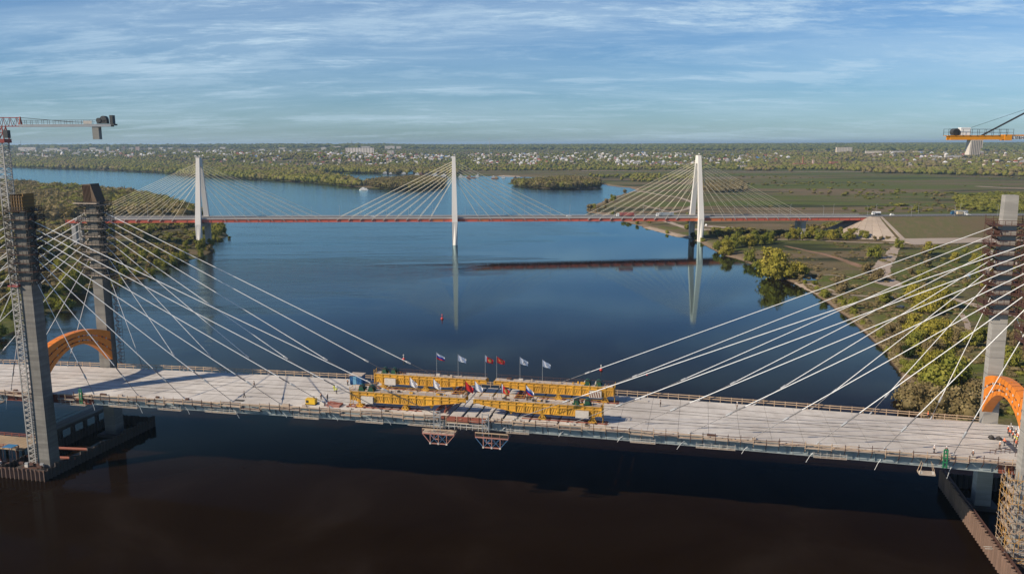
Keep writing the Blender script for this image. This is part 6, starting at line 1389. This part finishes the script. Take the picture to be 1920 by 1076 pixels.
for k in range(30): part('board', MB().box((-190.4, 199.5 + k * 1.0, 5.0), (4.6, .95, .25), fr=fr1), M_dplk, t)
for k in range(6):
    for a in (-192.3, -188.4): part('pile', MB().tube(P(a, 200.5 + k * 5.4, -3), P(a, 200.5 + k * 5.4, 4.9), .4, 8), M_piled, t)
for a in (-192.6, -188.1): part('girder', MB().bar(P(a, 199.2, 4.5), P(a, 229.5, 4.5), .4, .8), M_piled, t)
for a in (-192.7, -188.0): part('rail', MB().bar(P(a, 199.2, 6.1), P(a, 229.5, 6.1), .07, .07), M_rust, t)
t = thing('blue_awning', 'small blue awning on posts beside the foot of the left crane', 'awning', P(-188.2, 187.6, 3))
part('canopy', MB().box((-188.2, 187.6, 6.2), (3.2, 2.4, .14), fr=fr1), mat('blue_tarp', (.04, .18, .38), .6), t)
for a in (-1.5, 1.5):
    for b_ in (-1.1, 1.1): part('post', MB().bar(P(-188.2 + a, 187.6 + b_, 3), P(-188.2 + a, 187.6 + b_, 6.2), .1, .1), M_rust, t)
t = thing('work_pontoon', 'dark pontoon with steel clutter moored at the foot of the left crane', 'pontoon', P(-195, 183.5, 0))
part('hull', MB().box((-195.5, 183.6, .6), (18, 5.6, 2.4), fr=fr1), M_piled, t); part('deck', MB().box((-195.5, 183.6, 1.9), (17.6, 5.2, .16), fr=fr1), M_rust, t)
for k in range(26): part(random.choice(['drum', 'beam', 'crate']), MB().box((random.uniform(-203, -188), random.uniform(181.6, 186), 2.3 + random.uniform(0, .6)), (random.uniform(.5, 2.6), random.uniform(.4, 1.2), random.uniform(.4, 1.2)), fr=fr1), random.choice([M_rust, M_conc, M_prim, M_ply, M_dark]), t)
t = thing('crane_foot', 'cluttered steel base frame under the left crane mast', 'steel frame', P(mu, mv, 2))
part('grillage', MB().box((mu, mv, 2.2), (5, 5, .7), fr=fr1), M_rust, t)
for k in range(10): part('beam', MB().box((mu + random.uniform(-3.2, 4), mv - 2 + random.uniform(-1, 1.6), 3 + random.uniform(-.3, .5)), (random.uniform(.5, 2), .5, random.uniform(.4, 1)), fr=fr1), random.choice([M_conc, M_rust, M_ply, M_galv]), t)
# ---- river buoys
def buoy(x, y, s, label):
    p = at(x, y, 0); o = thing('buoy', label, 'buoy', p); br = mat('red_buoy_paint', (.55, .04, .03), .5)
    part('float', MB().lathe([(.5 * s, -.3), (.75 * s, 0), (.7 * s, .5 * s), (.3 * s, .8 * s)], (0, 0, 0), 12), br, o, local=True, smooth=True)
    part('mast', MB().lathe([(.25 * s, .8 * s), (.12 * s, 1.9 * s), (.4 * s, 2.1 * s), (.05, 2.6 * s)], (0, 0, 0), 8), br if y < 620 else M_conc, o, local=True)
buoy(829, 598, 1.0, 'red river buoy floating near the reflection of the middle white pylon'); buoy(757, 674, .9, 'small red and white buoy on the river just above the far left gantry'); buoy(1127, 694, .9, 'small red buoy on the river above the far right gantry'); buoy(1213, 703, .4, 'tiny pale buoy on the river above the deck right of the gantries')
# ---- people
def skin_mesh(verts, edges, radii, root=0, sub=1):
    me = bpy.data.meshes.new('tmp'); me.from_pydata(verts, edges, []); o = bpy.data.objects.new('tmp', me); col.objects.link(o)
    md = o.modifiers.new('s', 'SKIN'); md.use_smooth_shade = True
    for i, r_ in enumerate(radii): me.skin_vertices[0].data[i].radius = (r_, r_) if not isinstance(r_, tuple) else r_
    me.skin_vertices[0].data[root].use_root = True
    sb = o.modifiers.new('b', 'SUBSURF'); sb.levels = sub; sb.render_levels = sub
    bpy.context.view_layer.update(); r = bpy.data.meshes.new_from_object(o.evaluated_get(bpy.context.evaluated_depsgraph_get())); bpy.data.objects.remove(o); return r
def pose(kind):
    """joints of a standing figure, 1.76 m"""
    st = {'stand': .0, 'walk': .22, 'lean': .1}[kind]; ln = .18 if kind == 'lean' else 0.
    J = dict(pelvis=(0, 0, .95), chest=(ln * .6, 0, 1.28), neck=(ln, 0, 1.47), head0=(ln + .01, 0, 1.56), head1=(ln + .03, 0, 1.70))
    for s, n in ((1, 'l'), (-1, 'r')):
        f = st * s
        J['hip' + n] = (0, .09 * s, .90); J['kn' + n] = (f * .6 + .03, .11 * s, .50); J['an' + n] = (f - .02 * (f < 0), .11 * s, .09); J['toe' + n] = (f + .17, .12 * s, .04)
        J['sh' + n] = (ln * .9, .18 * s, 1.42); J['el' + n] = (ln * .7 - f * .5 + .02, .25 * s, 1.15)
        J['wr' + n] = (ln + (.28 if kind == 'lean' else .12 - f * .6), .24 * s, (1.12 if kind == 'lean' else .90)); J['ha' + n] = (J['wr' + n][0] + .05, .235 * s, J['wr' + n][2] - .09)
        hx_, hy_, hzz = J['ha' + n]
        for k in range(4): J['f%d%s' % (k, n)] = (hx_ + .03 - .015 * k, hy_ - .0 * s, hzz - .085 + .008 * abs(k - 1.5))
        J['th' + n] = (hx_ + .06, hy_ - .02 * s, hzz + .0)
    return J
RAD = dict(pelvis=.13, chest=.15, neck=.06, head0=.085, head1=.10, hip=.095, kn=.06, an=.045, toe=.04, sh=.065, el=.048, wr=.034, ha=.038, f=.011, th=.013)
def figure(kind, jacket, legs, hat, hatless=False):
    J = pose(kind); nm = list(J); idx = {n: i for i, n in enumerate(nm)}
    def rad(n): 
        for k in (n, n[:-1], n[0]): 
            if k in RAD: return RAD[k]
        return .05
    E = [('pelvis', 'chest'), ('chest', 'neck'), ('neck', 'head0'), ('head0', 'head1')]
    for n in 'lr':
        E += [('pelvis', 'hip' + n), ('hip' + n, 'kn' + n), ('kn' + n, 'an' + n), ('an' + n, 'toe' + n), ('chest', 'sh' + n), ('sh' + n, 'el' + n), ('el' + n, 'wr' + n), ('wr' + n, 'ha' + n), ('ha' + n, 'th' + n)] + [('ha' + n, 'f%d%s' % (k, n)) for k in range(4)]
    body = skin_mesh([J[n] for n in nm], [(idx[a], idx[b_]) for a, b_ in E], [rad(n) for n in nm]); body.materials.append(M_skin)
    def sub(names, edges, grow, m_):
        me = skin_mesh([J[n] for n in names], [(names.index(a), names.index(b_)) for a, b_ in edges], [rad(n) * grow + .012 for n in names]); me.materials.append(m_); return me
    jn = ['pelvis', 'chest', 'neck', 'shl', 'ell', 'wrl', 'shr', 'elr', 'wrr']
    jk = sub(jn, [('pelvis', 'chest'), ('chest', 'neck'), ('chest', 'shl'), ('shl', 'ell'), ('ell', 'wrl'), ('chest', 'shr'), ('shr', 'elr'), ('elr', 'wrr')], 1.12, jacket)
    tn = ['pelvis', 'hipl', 'knl', 'anl', 'hipr', 'knr', 'anr']
    tr = sub(tn, [('pelvis', 'hipl'), ('hipl', 'knl'), ('knl', 'anl'), ('pelvis', 'hipr'), ('hipr', 'knr'), ('knr', 'anr')], 1.15, legs)
    h = J['head1']; hm_ = MB().lathe([(.145, -.02), (.125, .0), (.12, .06), (.08, .11), (.02, .13)], (h[0], h[1], h[2]), 12).mesh('hard_hat' if not hatless else 'hair', hat, smooth=True)
    fc = MB().box((h[0] + .10, 0, h[2] - .075), (.05, .03, .045)).box((h[0] + .088, .035, h[2] - .045), (.02, .03, .015), 1).box((h[0] + .088, -.035, h[2] - .045), (.02, .03, .015), 1).box((h[0] + .088, 0, h[2] - .125), (.02, .05, .012), 1).box((h[0], .1, h[2] - .07), (.04, .025, .06)).box((h[0], -.1, h[2] - .07), (.04, .025, .06)).mesh('face', [M_skin, M_dark])
    bo = MB()
    for n in 'lr': a = J['an' + n]; b_ = J['toe' + n]; bo.bar((a[0] - .06, a[1], .045), (b_[0] + .04, b_[1], .04), .1, .09).bar((a[0], a[1], .04), (a[0], a[1], .2), .11, .11)
    return dict(body=body, jacket=jk, trousers=tr, hat=hm_, face=fc, boots=bo.mesh('boots', M_dark), hatname='hair' if hatless else 'hard_hat')
M_skin = mat('skin', (.42, .24, .16), .6, dirt=0)
j_or = mat('orange_hi_vis', (.85, .16, .05), .7, dirt=.1); j_ye = mat('yellow_hi_vis', (.62, .68, .05), .7, dirt=.1); j_dk = mat('dark_jacket', (.02, .022, .03), .8); j_wh = mat('pale_jacket', (.55, .50, .46), .8); t_dk = mat('dark_trousers', (.02, .022, .035), .8); t_br = mat('brown_overalls', (.10, .06, .045), .8)
h_wh = mat('white_helmet', (.85, .85, .85), .4, dirt=0); h_or = mat('orange_helmet', (.8, .25, .03), .4, dirt=0); h_hair = mat('dark_hair', (.03, .02, .015), .8)
FIG = {}
def fig(key):
    if key not in FIG:
        k, j, l, h = key.split('-'); JJ = {'or': j_or, 'ye': j_ye, 'dk': j_dk, 'wh': j_wh}; LL = {'dk': t_dk, 'br': t_br, 'or': j_or, 'ye': j_ye}; HH = {'w': h_wh, 'o': h_or, 'n': h_hair}
        FIG[key] = figure(k, JJ[j], LL[l], HH[h], h == 'n')
    return FIG[key]
def person(key, u, v, z, rz, label):
    f = fig(key); o = thing('person', label, 'person', P(u, v, z), rz)
    b_ = share('body', f['body'], o); share('jacket', f['jacket'], o); share('trousers', f['trousers'], o); share(f['hatname'], f['hat'], o); share('face', f['face'], o); share('boots', f['boots'], o); return o
def onU(x, y):
    z = 23.; 
    for _ in range(6): p = at(x, y, z); uu, vv = p @ UU, p @ VV; z = zd(uu) + .02
    return uu, vv, z
PP = [('walk-dk-dk-n', 458, 745, .2, 'person in dark clothes walking on the deck, nearer one of the two left walkers'), ('walk-dk-br-n', 477, 725.5, 3.3, 'person in dark clothes walking on the deck, farther one of the two left walkers'),
 ('stand-dk-dk-n', 602, 748, 1., 'person in dark clothes by the yellow generator, left one of two'), ('stand-wh-dk-w', 614, 749.5, 2.5, 'person in a pale jacket and white helmet by the yellow generator, right one of two'),
 ('lean-ye-ye-w', 627, 733, 4.6, 'worker in yellow hi-vis on the open deck left of the gantries, upper of two'), ('lean-ye-dk-w', 631, 738, 1.6, 'worker in yellow hi-vis jacket on the open deck left of the gantries, lower of two'),
 ('stand-dk-dk-w', 652, 722, 1.2, 'person in dark clothes standing left of the blue cabin'), ('walk-dk-dk-n', 783, 738, 2., 'person in dark clothes on the deck between the gantries, under the white flags'),
 ('stand-wh-dk-w', 853, 735, 2., 'person in a white helmet between the left gantries near the mid-span'), ('stand-dk-dk-n', 1238.5, 762, 3., 'small dark figure at the far railing right of the gantries'),
 ('stand-wh-br-w', 1382, 766, 3., 'worker in a white helmet at the far railing right of the gantries'),
 ('stand-or-dk-o', 1735, 778, 3., 'worker in orange at the far railing near the green thicket'), ('walk-wh-dk-w', 1751, 849, .2, 'person in a pale jacket, leftmost of three walkers on the near deck at right'),
 ('walk-dk-dk-w', 1774, 851, .3, 'dark-clothed person in a white helmet, middle of three walkers near the right pylon'), ('walk-dk-dk-w', 1824, 858, 3.2, 'dark-clothed person in a white helmet right of the green post frame'),
 ('walk-or-dk-o', 1882.5, 835, .4, 'worker in an orange jacket standing apart on the deck before the right arch'), ('stand-wh-br-w', 1874, 841, .6, 'worker in pale clothes and white helmet just left of the lone orange worker')]
for key, x, y, rz, lab in PP:
    u, v, z = onU(x, y); v = min(v, V1 + .3); person(key, u, v, zd(u) + .03, rz, lab)
crowd = [('or', 'w', 1890, 812), ('or', 'w', 1893, 817), ('dk', 'w', 1897, 812), ('or', 'w', 1899, 822), ('ye', 'w', 1902, 828), ('dk', 'w', 1904, 817), ('or', 'o', 1905, 838), ('wh', 'w', 1895, 807), ('ye', 'w', 1906, 831), ('or', 'w', 1907, 824), ('dk', 'w', 1901, 834)]
cl = ['worker in orange at the left of the crowd by the white trailer', 'worker in orange just below the leftmost one of the crowd', 'dark-clothed person in a white helmet against the white trailer', 'worker in orange in the middle of the crowd under the right arch', 'worker in yellow hi-vis in the middle of the crowd', 'dark-clothed person behind the yellow worker of the crowd', 'worker in orange with orange helmet, lowest of the crowd', 'person in a pale jacket at the top of the crowd by the railing', 'worker in yellow hi-vis at the right of the crowd beside the near leg', 'worker in orange at the right of the crowd beside the near leg', 'dark-clothed person low in the crowd above the orange-helmeted worker']
for (j, h, x, y), l in zip(crowd, cl): u, v, z = onU(x, y); person('stand-%s-dk-%s' % (j, h), u, v, z, random.random() * 6, l)
t_, g, L, H = GA['NR']; p = g(18.5, .2, H + .28); o = person('stand-dk-dk-n', p @ UU, p @ VV, p[2], 1., 'dark-clothed worker standing on top of the near right gantry')
